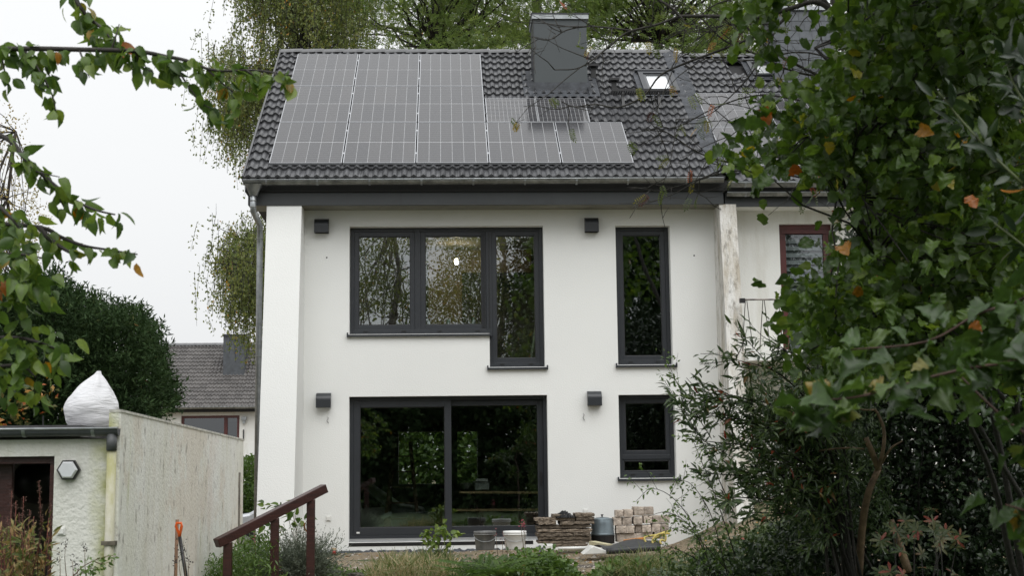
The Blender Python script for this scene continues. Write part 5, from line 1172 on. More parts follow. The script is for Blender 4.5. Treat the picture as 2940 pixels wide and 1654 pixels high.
pos, ld, nr = along(bp_+side, 900, 0, .2, .03, .7); batch('foliage', SMALL_T, pos, ld, nr, rng.uniform(.024, .045, len(pos)), rng.uniform(.1, 1, len(pos)), M_HE, bt, 'stuff')
# undergrowth at lower right, on the mound
def cover(name, label, poly, n, d0, d1, k, size, tpls, matl, cat='ground cover', L_=.18, sp=.04, kind='stuff', db=(0, 0, .6), hi=1.0, dy=22):
    cc = region([(x, y+dy) for x, y in poly], n, d0, d1); pos, ld, nr, tint, _ = sprigs(cc, k, L_*.7, sp*.8, db); o = batch(name, tpls, pos, ld, nr, size*rng.uniform(.7, 1.3, len(pos)), hi*np.clip(.5*tint+.5*rng.uniform(0, 1, len(pos)), 0, 1), matl, None, kind)
    return tagp(o, label, cat)
cover('undergrowth', 'tangled dark green undergrowth on the slope below the dark evergreen', [(1640, 1440), (1760, 1380), (1880, 1330), (2010, 1300), (2060, 1420), (2060, 1500), (1600, 1500)], 900, 12, 15, 8, .05, SMALL_T, M_WL)
# red-tipped shrub lower right and tan sawn stems
rt = thing('photinia_bush', 'low shrub with pale green and salmon red leaf rosettes at lower right', 'shrub', (PD(2290, 1449, 9)[0], PD(2290, 1449, 9)[1], .2))
cc = region([(2190, 1360), (2250, 1320), (2350, 1270), (2420, 1340), (2400, 1449), (2190, 1449)], 30, 8.8, 9.4); n = 8
AX = np.repeat(nrmz(np.array([0, -.75, .65])+rng.normal(size=(len(cc), 3))*.35), n, 0); E1 = nrmz(np.cross(AX, [0, 0, 1.])); E2 = np.cross(AX, E1); pos = np.repeat(cc, n, 0); a = np.tile(np.arange(n)*2*math.pi/n, len(cc)); ld = nrmz(np.cos(a)[:, None]*E1+np.sin(a)[:, None]*E2+AX*rng.uniform(.1, .6, (len(a), 1))); nr = AX
RTM = [(0, (.035, .06, .022)), (.6, (.075, .095, .038)), (.82, (.13, .12, .05)), (.90, (.24, .10, .06)), (1, (.22, .045, .035))]
singles('leaf', [leaf_tpl([(0, .01), (.3, .10), (.65, .15), (.9, .08), (1, .01)], .3, .3)], pos, ld, nr, rng.uniform(.045, .08, len(pos)), leafmat('photinia_leaf', RTM, True), rt)
twigs_mesh('branch', [(curvy((PD(2290, 1449, 9)[0], PD(2290, 1449, 9)[1], -.3), c, 5, .15), .008, .003) for c in cc[::3]], BARKD, rt, 4)
tw = thing('pruned_stem', 'bare tan sawn off stems of a pruned bush in the dark shade', 'shrub', (PD(2200, 1350, 11.2)[0], PD(2200, 1350, 11.2)[1], .1))
def tp_(pts, r0, r1): return (smooth_path(branch_px([(x, y, 11.3+dz) for x, y, dz in pts])), r0, r1)
twigs_mesh('stem', [tp_([(2160, 1449, .2), (2170, 1320, .1), (2185, 1240, 0), (2210, 1180, 0)], .034, .026), tp_([(2210, 1180, 0), (2190, 1130, -.1), (2178, 1102, -.1)], .026, .022), tp_([(2205, 1185, 0), (2220, 1140, -.1), (2224, 1085, -.1), (2210, 1045, -.1), (2200, 1030, -.1)], .018, .010), tp_([(2210, 1180, 0), (2240, 1130, -.1), (2270, 1110, -.1)], .012, .005),
                    tp_([(2200, 1032, -.1), (2165, 1030, -.1), (2130, 1010, -.1)], .008, .004), tp_([(2060, 1135, -.1), (2120, 1128, -.1), (2175, 1130, -.1)], .008, .006), tp_([(2285, 1440, .3), (2262, 1370, .3), (2240, 1310, .3)], .035, .03)], BARKT, tw, 8)
# ================================================================== BARE ROWAN TWIGS over the roof
ro = thing('rowan_tree', 'nearly bare rowan boughs with few leaves reaching across the tiled roof', 'tree', (PD(2330, 1449, 15.2)[0], PD(2330, 1449, 15.2)[1], .2))
RDp = 11.0
def rp_(pts, d=RDp): return smooth_path(branch_px([(x, y, d) for x, y in pts]))
L1 = [rp_([(2330, 1449), (2320, 1000), (2260, 500), (2150, 180), (2080, -60)], 15.2), rp_([(2250, 500), (2180, 220), (2120, 80), (2060, -20)], 11.6)]
rb = [(rp_([(2120, 60), (2060, 5), (1990, 20), (1900, 45), (1800, 40), (1710, 40)]), .022, .013), (rp_([(1710, 40), (1690, 20), (1660, 0), (1640, -20)]), .012, .008), (rp_([(1710, 40), (1650, 62), (1580, 80), (1540, 110), (1490, 150), (1450, 172), (1395, 175)]), .011, .004),
      (rp_([(1600, 78), (1540, 70), (1480, 66), (1425, 75), (1380, 100), (1330, 90)]), .008, .003), (rp_([(1990, 20), (1960, 60), (1890, 95), (1800, 130), (1720, 160), (1660, 190), (1620, 240), (1555, 270), (1500, 262), (1445, 268), (1412, 255)]), .012, .004),
      (rp_([(2120, 200), (2000, 180), (1900, 135), (1820, 100), (1760, 40)]), .010, .006), (rp_([(2100, 210), (1980, 150), (1930, 120), (1880, 70), (1840, 60)]), .012, .006), (rp_([(2110, 150), (2010, 130), (1900, 150), (1800, 150), (1700, 130)]), .007, .003),
      (rp_([(2200, 300), (2000, 250), (1900, 240), (1800, 270), (1700, 320), (1640, 310)]), .009, .003), (rp_([(2200, 420), (1950, 395), (1850, 410), (1760, 385), (1690, 340), (1650, 320)]), .010, .004), (rp_([(1850, 410), (1760, 450), (1660, 480), (1620, 470)]), .006, .002), (rp_([(2150, 470), (1900, 430), (1780, 445), (1690, 490), (1590, 525)]), .008, .002),
      (rp_([(1960, 60), (1900, 170), (1850, 230), (1780, 290), (1700, 300)]), .007, .003), (rp_([(2060, 5), (1900, -10), (1800, 10), (1740, 60), (1660, 110)]), .008, .003), (rp_([(2050, 330), (1900, 310), (1840, 340), (1800, 380)]), .006, .003), (rp_([(1940, 60), (1880, 60), (1800, 70), (1740, 110), (1700, 160), (1660, 260)]), .006, .002)]
side = []
for p, a, b in rb:
    for _ in range(9):
        j = rng.integers(1, len(p)); q = p[j]; e = q+rng.normal(size=3)*np.array([.20, .12, .20])+np.array([-.10, 0, 0]); s_ = curvy(q, e, 5, .18); side.append((s_, .0045, .002))
        for _ in range(2):
            q2 = s_[rng.integers(1, 5)]; side.append((curvy(q2, q2+rng.normal(size=3)*.07, 3, .15), .0026, .0015))
twigs_mesh('branch', [(L1[0], .07, .03), (L1[1], .045, .02)]+rb+side, mat('rowan_bark', (.040, .036, .030), .8, var=.4, scale=30), ro, 6)
ends = np.array([s_[0][-1] for s_ in side])[rng.choice(len(side), 46, replace=False)]
lfx = np.array([PD(x, y, 10.9) for x, y in ((1640, 290), (1600, 225), (1800, 260), (1720, 60), (1660, 470), (1690, 400), (1775, 300), (1700, 120), (1640, 100), (1830, 60)  )]); ends = np.concatenate([ends, lfx])
RWM = [(0, (.06, .09, .025)), (.5, (.12, .16, .03)), (.75, (.30, .25, .05)), (.9, (.34, .10, .03)), (1, (.06, .025, .02))]
pos = np.repeat(ends, 2, 0)+rng.normal(size=(len(ends)*2, 3))*.02
batch('leaves', ROWAN_T, pos, rdir(len(pos), (0, 0, -.8), .6), rdir(len(pos), (0, -.8, .3), .6), rng.uniform(.07, .11, len(pos)), rng.uniform(0, 1, len(pos)), leafmat('rowan_leaf', RWM), ro)
# ================================================================== TERRACE: LOOSE THINGS
Z_ = 5.152
def zx(u, v): return (1500+u/Z_)/K, (1380+v/Z_)/K      # helper: enlarged detail -> photo px
def ptz(u, v, Y): x, y = zx(u, v); return P(x, y, Y)
def slab_piece(name, u0, u1, v0, v1, Y, dep, matl, label, cat, group, rough=.008, rot=0., n=(9, 4, 3)):
    a = ptz(u0, v1, Y); b = ptz(u1, v0, Y); W_, H_ = b[0]-a[0], b[2]-a[2]; c = np.array([(a[0]+b[0])/2, Y+dep/2, (a[2]+b[2])/2])
    V = {}; F = []; nx, ny, nz = n
    def v(i, j, k):
        if (i, j, k) not in V:
            p = np.array([(i/nx-.5)*W_, (j/ny-.5)*dep, (k/nz-.5)*H_])
            e = sum((t in (0, m_)) for t, m_ in ((i, nx), (j, ny), (k, nz)))
            p += rng.normal(size=3)*rough*np.array([.8, .8, .45]); p *= (1 if e < 2 else .965 if W_ < .2 else .99)
            V[(i, j, k)] = (len(V), p)
        return V[(i, j, k)][0]
    for i in range(nx):
        for k in range(nz): F.append((v(i, 0, k), v(i+1, 0, k), v(i+1, 0, k+1), v(i, 0, k+1))); F.append((v(i, ny, k+1), v(i+1, ny, k+1), v(i+1, ny, k), v(i, ny, k)))
        for j in range(ny): F.append((v(i, j, nz), v(i+1, j, nz), v(i+1, j+1, nz), v(i, j+1, nz))); F.append((v(i, j+1, 0), v(i+1, j+1, 0), v(i+1, j, 0), v(i, j, 0)))
    for j in range(ny):
        for k in range(nz): F.append((v(0, j+1, k), v(0, j, k), v(0, j, k+1), v(0, j+1, k+1))); F.append((v(nx, j, k), v(nx, j+1, k), v(nx, j+1, k+1), v(nx, j, k+1)))
    o = add(name, make_mesh(name, [q[1] for q in V.values()], F), matl, None, Matrix.Translation(c)@Matrix.Rotation(rot, 4, 'Y')@Matrix.Rotation(rng.normal()*.02, 4, 'Z'))
    return tagp(o, label, cat, group)
SL = [(480, 965, 937, 990, 'bottom slab of the stack, set back to the right'), (230, 1030, 887, 940, 'second slab from the bottom of the stack'), (240, 1020, 829, 884, 'third slab from the bottom of the stack'),
      (215, 755, 777, 836, 'left half slab in the fourth layer of the stack'), (762, 1015, 772, 825, 'short right slab in the fourth layer of the stack'), (220, 1030, 716, 774, 'long pale slab in the fifth layer of the stack'), (212, 1022, 662, 713, 'long dark slab in the sixth layer of the stack'),
      (232, 495, 608, 659, 'short left slab beside the hole in the stack'), (552, 1063, 602, 657, 'slab right of the hole in the stack'), (190, 420, 560, 606, 'broken slab at the upper left end of the stack'), (424, 782, 553, 602, 'slab under the black plastic sheet'), (792, 1060, 543, 597, 'small slab under the topmost slab of the stack'), (452, 640, 505, 550, 'broken slab half covered by the black plastic'), (785, 1060, 487, 541, 'topmost slab of the stack')]
for u0, u1, v0, v1, lab in SL: slab_piece('concrete_slab', u0, u1, v0, v1, -1.3+rng.normal()*.015, .42, CONC, 'weathered brown concrete ' + lab, 'slab', 'concrete slabs stacked by the sliding door', .006, rng.normal()*.006)
BK = [(1398, 1430, 785, 915, 'narrow block at the left end of the bottom row'), (1432, 1680, 787, 918, 'long block in the bottom row, left'), (1686, 1930, 772, 880, 'long block in the bottom row, right'), (1956, 2110, 768, 870, 'bottom row block behind the yellow hose'),
      (1388, 1545, 672, 786, 'left block in the second row'), (1550, 1664, 672, 786, 'second block from left in the second row'), (1672, 1768, 662, 771, 'third block from left in the second row'), (1774, 1905, 662, 771, 'fourth block from left in the second row'), (1922, 2044, 642, 768, 'fifth block from left in the second row'), (2050, 2165, 640, 765, 'right end block in the second row'),
      (1352, 1468, 548, 670, 'broken block leaning at the left end of the third row'), (1482, 1622, 552, 665, 'dark stained block in the third row'), (1648, 1775, 537, 658, 'middle block in the third row'), (1797, 1924, 520, 640, 'clean square block in the third row'), (1930, 2180, 522, 634, 'long block at the right end of the third row'),
      (1382, 1500, 442, 545, 'rounded greyish block, leftmost on top'), (1506, 1634, 432, 547, 'second block from left on top'), (1650, 1792, 392, 528, 'highest block of the pile'), (1806, 1944, 392, 514, 'right end block on top')]
for u0, u1, v0, v1, lab in BK: slab_piece('tan_block', u0, u1, v0, v1, -.95+rng.normal()*.02, .25, BLOCK, 'pale tan building block, ' + lab, 'building block', 'tan blocks piled against the wall', .0028, rng.normal()*.025, (5, 4, 4))
# crumpled black plastic on the slabs
a = ptz(480, 548, -1.2); b = ptz(785, 462, -1.2); V = []; F = []; nx, ny = 26, 12
for j in range(ny+1):
    for i in range(nx+1):
        u, v = i/nx, j/ny; e = max(0, math.sin(math.pi*u))**.5*max(0, math.sin(math.pi*v))**.45
        h = (b[2]-a[2])*e*(.65+.35*math.sin(u*5-.6))*(1+.22*math.sin(u*37+v*11)+.16*math.sin(v*29-u*17))
        V.append((a[0]+(b[0]-a[0])*u, -1.32+.36*v+.01*math.sin(u*40), a[2]-.004+h+.006*rng.normal()*e))
for j in range(ny):
    for i in range(nx): k = j*(nx+1)+i; F.append((k, k+1, k+nx+2, k+nx+1))
tagp(add('plastic_sheet', make_mesh('plastic_sheet', V, F), mat('black_foil', (.006, .006, .007), .35, var=.1, spec=.3)), 'crumpled shiny black plastic sheet lying on the slab stack', 'plastic sheet')
# galvanised tub with lid
k0 = ptz(1205, 945, -1.05); kr = (ptz(1388, 800, -1.05)[0]-ptz(1030, 800, -1.05)[0])/2*.97; kz = lambda v: ptz(1205, v, -1.05)[2]-k0[2]
kt = thing('galvanised_boiler', 'round blue grey metal boiler with conical lid between slabs and blocks', 'boiler', (k0[0], -1.05+kr, k0[2]))
cc_ = (k0[0], -1.05+kr, k0[2]); KB = mat('blue_zinc', (.20, .245, .27), .42, .55, var=.15, scale=5)
MB().lathe(cc_, [(0, 0), (kr*1.02, 0), (kr*1.04, kz(825)), (0, kz(825))], 30).build('base', BLACK, kt, False)
MB().lathe(cc_, [(kr*.9, kz(822)), (kr*1.0, kz(822)), (kr*1.04, kz(808)), (kr*1.0, kz(792)), (kr*.985, kz(780)), (kr*.955, kz(640)), (kr*.90, kz(585)), (kr*.86, kz(570))], 36).build('body', KB, kt, True)
MB().lathe(cc_, [(kr*.90, kz(592)), (kr*.93, kz(585)), (kr*.90, kz(577)), (kr*.5, kz(556)), (kr*.12, kz(548)), (0, kz(546))], 36).build('lid', KB, kt, True)
MB().lathe(cc_, [(.0, kz(508)), (.020, kz(510)), (.020, kz(524)), (.011, kz(528)), (.011, kz(550))], 14).build('knob', BLACK, kt, True)
# buckets
def bucket(u0, u1, vr, vb, Y, matl, label, name, dirt=None):
    f = 2.995; A_ = lambda u, v: P((1100+u/f)/K, (1340+v/f)/K, Y); a, b = A_(u0, vr), A_(u1, vr); r = (b[0]-a[0])/2; zb = A_(u0, vb)[2]; h = a[2]-zb; c = ((a[0]+b[0])/2, Y+r, zb)
    t = thing(name, label, 'bucket', c)
    MB().lathe(c, [(0, 0), (r*.80, 0), (r*.82, .01), (r*.95, h-.035), (r, h-.03), (r*1.0, h), (r*.955, h), (r*.93, h-.03), (r*.80, .02), (0, .02)], 30).build('body', matl, t, True)
    MB().lathe((c[0], c[1], c[2]+h-.055), [(r*.955, 0), (r*1.01, .004), (r*1.01, .018), (r*.955, .022)], 30).build('rim', matl, t, True)
    pts = [(c[0]+r*1.01*math.cos(q), c[1]-r*1.02*math.sin(q)*.95-.005, c[2]+h-.04-.10*math.sin(q)) for q in np.linspace(0, math.pi, 14)]
    MB().tube(pts, .0035, n=6).build('handle', ZINC, t, True)
bucket(780, 976, 562, 726, -2.6, mat('dirty_black_bucket', (.030, .031, .033), .5, col2=(.22, .22, .21), scale=5, stretch=(1, 1, .6), detail=9), 'black mortar bucket smeared with white before the sliding door', 'black_bucket')
bucket(1035, 1238, 562, 720, -2.3, mat('white_bucket', (.74, .74, .72), .4, var=.06), 'white plastic bucket beside the black one', 'white_bucket')
# rubber sheet, channel, pipes, hose, planks
V = []; F = []; nx, ny = 34, 8
for j in range(ny+1):
    for i in range(nx+1):
        u, v = i/nx, j/ny
        top = ptz(1060+1010*u, 968-150*max(0, u-.12)**.8+110*max(0, u-.62)**1.1, -1.9); bot = ptz(1235+800*u, 1068-60*u**2, -2.75); p = bot+(top-bot)*v
        V.append(p+np.array([0, 0, .02*math.sin(u*9+v*3)+.03*math.sin(v*math.pi)]))
for j in range(ny):
    for i in range(nx): k = j*(nx+1)+i; F.append((k, k+1, k+nx+2, k+nx+1))
RUB = mat('rubber_sheet', (.032, .034, .037), .55, var=.15)
o = add('rubber_sheet', make_mesh('rubber_sheet', V, F, True), RUB); sdm = o.modifiers.new('s', 'SOLIDIFY'); sdm.thickness = .012; tagp(o, 'folded dark grey rubber sheet lying in front of the tan blocks', 'sheet')
f0, f1 = ptz(1240, 1050, -2.78), ptz(2040, 1000, -2.78); o = MB().tube(curvy(f0, f1, 7, .03), .045, n=10).build('rubber_roll', RUB, None, True); tagp(o, 'rolled front edge of black rubber along the sheet', 'rubber roll')
o = MB().tube([ptz(530, 1010, -2.2), ptz(960, 1000, -2.2)], .022, n=12).build('white_pipe', PLAST, None, True); tagp(o, 'white plastic pipe lying on the ground below the slab stack', 'pipe')
o = MB().prism([(ptz(u, v, -2.6)[0], ptz(u, v, -2.6)[2]) for u, v in ((880, 1092), (1000, 985), (1040, 972), (1160, 1012), (1240, 1040), (1225, 1075))], -2.75, -2.35, 1).build('white_board', PLAST, None, bevel=.008); tagp(o, 'white angled plastic channel piece in front of the slab stack', 'channel')
o = MB().bar(ptz(1030, 925, -1.7), ptz(1290, 975, -2.0), .12, .05).build('cream_board', mat('cream_board', (.50, .46, .30), .7), None); tagp(o, 'cream coloured board lying at the foot of the boiler', 'board')
o = MB().bar(ptz(1500, 905, -1.7), ptz(1800, 868, -1.7), .10, .045).build('orange_board', mat('orange_board', (.55, .22, .05), .6), None); tagp(o, 'orange board lying against the bottom row of tan blocks', 'board')
o = MB().box(tuple(ptz(320, 1005, -1.9)-np.array([0, 0, .03])), tuple(ptz(470, 955, -1.9)+np.array([0, .12, 0]))).build('polystyrene_block', PLAST, None, bevel=.01); tagp(o, 'small white block on the ground left of the pipe', 'block')
HOSE = mat('yellow_hose', (.50, .40, .10), .45, var=.1)
hp = []
for a_, pts in enumerate(([(2200, 745), (2080, 775), (1990, 810), (1870, 825), (1805, 850), (1815, 900), (1850, 950), (1910, 985)], [(1910, 985), (1960, 900), (1985, 850), (2080, 815), (2120, 830), (2110, 900), (2060, 880), (2035, 910), (2055, 945)], [(2180, 790), (2040, 790), (1960, 830), (1920, 900), (1940, 950), (1975, 975)])):
    q = smooth_path(np.array([ptz(u, v, -2.25-.06*a_-.02*i) for i, (u, v) in enumerate(pts)])); hp.append((q, .014, .014))
o = twigs_mesh('garden_hose', hp, HOSE, None, 8); tagp(o, 'loose coils of yellow garden hose on the rubber sheet', 'hose')
# red cup at the wall foot
c0 = P(962, 1380, -1.0); c0[2] = 0.0; t = thing('red_candle', 'small red grave candle at the foot of the white wall', 'candle', c0)
c0 = P(840, 1388, -.5); c0[2] = float(gz(c0[0], c0[1])); t.location = c0; LOC[t.name] = tuple(c0)
MB().lathe(c0, [(0, 0), (.035, 0), (.04, .07), (0, .07)], 14).build('cup', mat('red_plastic', (.35, .02, .015), .3), t, True); MB().lathe(c0+np.array([0, 0, .07]), [(.041, 0), (.041, .03), (0, .035)], 14).build('lid', mat('cream_lid', (.5, .35, .2), .5), t, True)
# tools at the garden wall
sd0, sd1 = PD(440, 1449, 13.2), PD(446, 1308, 13.25); sd0[2] -= .5
t = MB().tube([sd0, sd1], .016, n=10).build('wooden_stick', mat('old_broomstick', (.26, .15, .09), .7, var=.25), None, True); tagp(t, 'plain wooden stick leaning beside the orange handled spade', 'stick')
s0 = PD(468, 1449, 13.0); s0[2] -= .55; s1 = PD(452, 1352, 13.1); s2 = PD(450, 1317, 13.1)
t = thing('spade', 'spade with black shaft and orange D handle leaning at the garden wall', 'spade', s0)
MB().tube([s0, PD(468, 1449, 13.0), s1], .017, n=10).build('shaft', BLACK, t, True)
ORG = mat('orange_plastic', (.75, .12, .015), .35)
w_ = np.array([.026, 0, 0]); MB().tube([s1, s1+(s2-s1)*.3+w_*.3, s2+w_-np.array([0, 0, .03]), s2+w_*.8, s2-w_*.8, s2-w_-np.array([0, 0, .03]), s1+(s2-s1)*.3-w_*.3, s1], .013, n=8).build('handle', ORG, t, True)
MB().prism([(s0[0]-.09, s0[2]+.02), (s0[0]+.09, s0[2]+.02), (s0[0]+.09, s0[2]-.2), (s0[0], s0[2]-.27), (s0[0]-.09, s0[2]-.2)], s0[1]-.004, s0[1]+.004, 1).build('blade', ZINC, t)
# ================================================================== INSIDE THE HOUSE (seen through the panes)
bq = P(1148, 658, 2.2); t = thing('light_bulb', 'lit bare light bulb hanging in the upper room', 'light bulb', bq)
MB().lathe(bq, [(0, -.055), (.022, -.048), (.036, -.02), (.034, .0), (.020, .03), (.015, .05)], 16).build('bulb', emit('bulb_glow', (1, .86, .62), 40), t, True)
MB().lathe(bq+np.array([0, 0, .05]), [(.017, 0), (.017, .045), (0, .05)], 12).build('socket', BLACK, t); MB().tube([bq+np.array([0, 0, .09]), (bq[0], bq[1], 5.16)], .004, n=5).build('cord', BLACK, t)
ld_ = bpy.data.lights.new('bulb_light', 'POINT'); ld_.energy = 5; ld_.color = (1, .74, .46); ld_.shadow_soft_size = .04; lo = bpy.data.objects.new('bulb_light', ld_); C.objects.link(lo); lo.location = bq-np.array([0, .0, .0]); lo.parent = t; lo.matrix_parent_inverse = Matrix.Translation(bq).inverted(); lo.location = (bq[0], bq[1]-.08, bq[2])
for i, (px, lab) in enumerate(((1067, 'left one of the two close together'), (1078, 'right one of the two close together'), (1128, 'behind the folded papers'), (1191, 'alone at the right end of the pane'))):
    b0 = P(px, 822, .42); h = .14 if i != 3 else .17; t = thing('water_bottle', 'small red capped bottle on the inner sill, ' + lab, 'bottle', b0, 'bottles on the upper window sill')
    MB().lathe(b0, [(0, 0), (.028, 0), (.030, .02), (.029, h*.6), (.012, h*.85), (.012, h*.92)], 14).build('body', mat('bottle_plastic', (.35, .45, .45), .15, spec=.7), t, True); MB().lathe(b0+np.array([0, 0, h*.92]), [(.014, 0), (.014, .022), (0, .022)], 10).build('cap', mat('bottle_cap', (.35, .03, .02), .4), t)
box('inner_sill', (1.3, .255, 3.40), (3.4, .60, 3.445), PLAST, house)
pp = P(1148, 824, .45); o = MB().raw([(pp[0]-.19, .36, 3.45), (pp[0]+.22, .40, 3.45), (pp[0]+.24, .5, 3.53), (pp[0]-.16, .5, 3.56), (pp[0]-.17, .52, 3.47)], [(0, 1, 2, 3), (3, 2, 1, 0), (0, 1, 4)]).build('folded_papers', mat('paper', (.45, .52, .48), .6), None); tagp(o, 'folded translucent papers lying on the upper window sill', 'papers')
a, b = P(1331, 898, .45), P(1351, 790, .5); o = MB().bar((a[0], .45, 2.79), (b[0], .42, b[2]), .035, .03).build('light_lath', mat('pale_lath', (.55, .58, .48), .6), None); tagp(o, 'pale lath leaning behind the lower right pane of the upper window', 'lath')
for y0, y1, lab in ((1239, 1240, 'upper'), (1284, 1283, 'lower')):
    a = P(1155 if lab == 'upper' else 1148, y0, 2.0); b = P(1372, y1, 2.0); o = MB().bar(a, b, .25, .035).build('wooden_board', WOOD, None); tagp(o, f'{lab} pale wooden board on trestles inside the living room', 'board', 'boards behind the sliding door')
tr_ = MB(); 
for px in (1190, 1330):
    a = P(px, 1239, 2.0); 
    for dx, dy in ((-.18, -.15), (.18, -.15), (-.18, .3), (.18, .3)): tr_.bar((a[0], 2.05, a[2]-.03), (a[0]+dx, 2.05+dy, .12), .04, .03)
tagp(tr_.build('trestle', BARKD, None), 'dark trestle legs under the wooden boards inside', 'trestle')
c = P(1212, 1215, 2.0); t = thing('tool_case', 'light grey plastic case with lid on the upper wooden board', 'case', (c[0], 2.05, c[2]-.05)); g = mat('grey_case', (.42, .45, .43), .5)
pz = P(1212, 1236, 2.0)[2]; 
MB().prism([(c[0]-.125, pz+.14), (c[0]-.11, pz+.02), (c[0]+.12, pz+.02), (c[0]+.125, pz+.14)], 1.95, 2.2, 1).build('body', g, t, bevel=.01); MB().box((c[0]-.15, 1.93, pz+.14), (c[0]+.15, 2.22, pz+.165)).build('rim', ZINC2, t); MB().box((c[0]-.10, 1.95, pz+.165), (c[0]+.10, 2.2, pz+.21)).build('lid', PLAST, t, bevel=.01)
c = P(1175, 1222, 2.05); o = MB().lathe((c[0], 2.15, pz+.02), [(0, 0), (.05, 0), (.055, .12), (.05, .12), (.045, .01)], 16).build('grey_pot', mat('pot_grey', (.10, .10, .095), .6), None, True); tagp(o, 'small grey pot beside the tool case inside', 'pot')
ld2 = thing('step_ladder', 'wooden step ladder standing in the dark living room', 'ladder', P(1015, 1340, 3.0)); lf_ = P(985, 1130, 3.0); 
mb = MB(); zt_ = 1.75; xc = P(1012, 1200, 3.0)[0]
for s in (-1, 1): mb.bar((xc+s*.14, 3.0, zt_), (xc+s*.30, 2.65, .12), .06, .035); mb.bar((xc+s*.14, 3.03, zt_), (xc+s*.27, 3.45, .12), .05, .03)
mb.build('rails', mat('ladder_wood', (.16, .10, .06), .7), ld2)
for i in range(5): z = .4+i*.27; f = (zt_-z)/(zt_-.12); MB().box((xc-.14-.16*f, 3.0-.35*f-.04, z), (xc+.14+.16*f, 3.0-.35*f+.04, z+.025)).build('step', mat('ladder_step', (.16, .10, .06), .7), ld2)
a, b = P(1025, 1290, 1.2), P(1097, 1342, 1.2); t = thing('folding_chair', 'thin framed dark chair back seen low behind the left pane', 'chair', (a[0], 1.2, .12))
pts = [(a[0], 1.2, .12), (a[0], 1.2, a[2]-.04), (a[0]+.03, 1.2, a[2]-.008), (a[0]+.05, 1.2, a[2]), (b[0]-.05, 1.2, a[2]), (b[0]-.03, 1.2, a[2]-.008), (b[0], 1.2, a[2]-.04), (b[0], 1.2, .12)]
MB().tube(pts, .008, n=6).build('frame', mat('grey_tube', (.25, .26, .27), .4, .6), t, True); box('back_panel', (a[0]+.012, 1.2, .3), (b[0]-.012, 1.215, a[2]-.012), BLACK, t)
MB().tube([(a[0], 1.25, .45), (a[0], 1.65, .12)], .008, n=6).tube([(b[0], 1.25, .45), (b[0], 1.65, .12)], .008, n=6).build('rear_legs', BLACK, t)
c = P(935, 1325, 1.1); V = []; F = []
for j in range(7):
    for i in range(17):
        u, v = i/16, j/6; V.append((c[0]-.22+.5*u, .95+.4*v, .12+.13*math.sin(math.pi*u)**.6*math.sin(math.pi*(.15+.7*v))*(1+.2*math.sin(u*21+v*9))))
for j in range(6):
    for i in range(16): k = j*17+i; F.append((k, k+1, k+18, k+17))
tagp(add('purple_cloth', make_mesh('purple_cloth', V, F, True), mat('purple_cloth', (.10, .03, .16), .8)), 'purple cloth heap on the living room floor behind the left pane', 'cloth')
c = P(972, 1300, 1.2); t = thing('cardboard_box', 'tilted pale box on a small brown bag inside the left pane', 'box', (c[0], 1.2, .12)); MB().bar((c[0]-.08, 1.25, c[2]-.02), (c[0]+.08, 1.25, c[2]+.05), .12, .07).build('lid', mat('mint_box', (.36, .42, .36), .7), t); MB().lathe((c[0]+.02, 1.25, .12), [(0, 0), (.07, 0), (.08, .1), (.05, c[2]-.17), (0, c[2]-.16)], 12).build('bag', mat('brown_bag', (.18, .12, .07), .8), t, True)
o = box('white_radiator', tuple(P(1242, 1344, 1.0)-np.array([0, 0, 0])), tuple(P(1295, 1328, 1.0)+np.array([0, .3, 0])), mat('grey_parcel', (.25, .27, .27), .7)); tagp(o, 'flat grey parcel on the floor behind the right pane', 'parcel')
# ================================================================== TERRACE: PLANTS AND STONES
def stone(name, px, py, dep, sx_, sy_, sz, label, rot=0., matl=STONE, flat=.0, cat='stone'):
    c = PD(px, py, dep); V = []; F = []; n, m_ = 14, 8
    ph = rng.uniform(0, 6, 6)
    for j in range(m_+1):
        for i in range(n):
            a, b = 2*math.pi*i/n, math.pi*(j/m_-.5); k = 1+.14*math.sin(3*a+ph[0]+b*2)+.10*math.sin(5*a+ph[1]-b*3)+.08*math.sin(4*b+ph[2]+a*2)
            z = math.sin(b); z = max(-.8, min(1-flat, z)); V.append((sx_*k*math.cos(a)*math.cos(b)**.6, sy_*k*math.sin(a)*math.cos(b)**.6, sz*k**.5*z))
    for j in range(m_):
        for i in range(n): F.append((j*n+i, j*n+(i+1) % n, (j+1)*n+(i+1) % n, (j+1)*n+i))
    o = add(name, make_mesh(name, V, F), matl, None, Matrix.Translation(c)@Matrix.Rotation(rot, 4, 'Z')); return tagp(o, label, cat)
stone('field_stone', 1345, 1445, 17.2, .20, .18, .14, 'dark mossy field stone among the plants left of the steps')
stone('paving_stone', 840, 1456, 17.6, .36, .36, .04, 'flat wet grey stone slab at the top of the path', .1, mat('wet_stone', (.16, .15, .14), .35, var=.3, scale=5, bump=.5, bscale=14), .5, 'stone slab')
stone('dark_stone', 895, 1452, 17.2, .10, .10, .05, 'small dark broken stone right of the flat slab')
for i, (py, dep, lab) in enumerate(((1424, 18.4, 'upper'), (1437, 17.9, 'middle'), (1450, 17.4, 'lower'))):
    c = PD(1460, py, dep); o = slab_piece('stone_step', 10, 20, 10, 20, 0, .3, STONE, f'{lab} mossy stone step littered with leaves', 'step', 'garden steps', .012)
    bpy.data.objects.remove(o); V = MB().box((-.40, -.2, -.10), (.40, .2, 0)); o = add('stone_step', make_mesh('stone_step', V.V, V.F), STONE, None, Matrix.Translation(c)@Matrix.Rotation(rng.normal()*.05, 4, 'Z')); bm_ = o.modifiers.new('b', 'BEVEL'); bm_.width = .025; bm_.segments = 2; tagp(o, f'{lab} mossy stone step littered with leaves', 'step', 'garden steps')
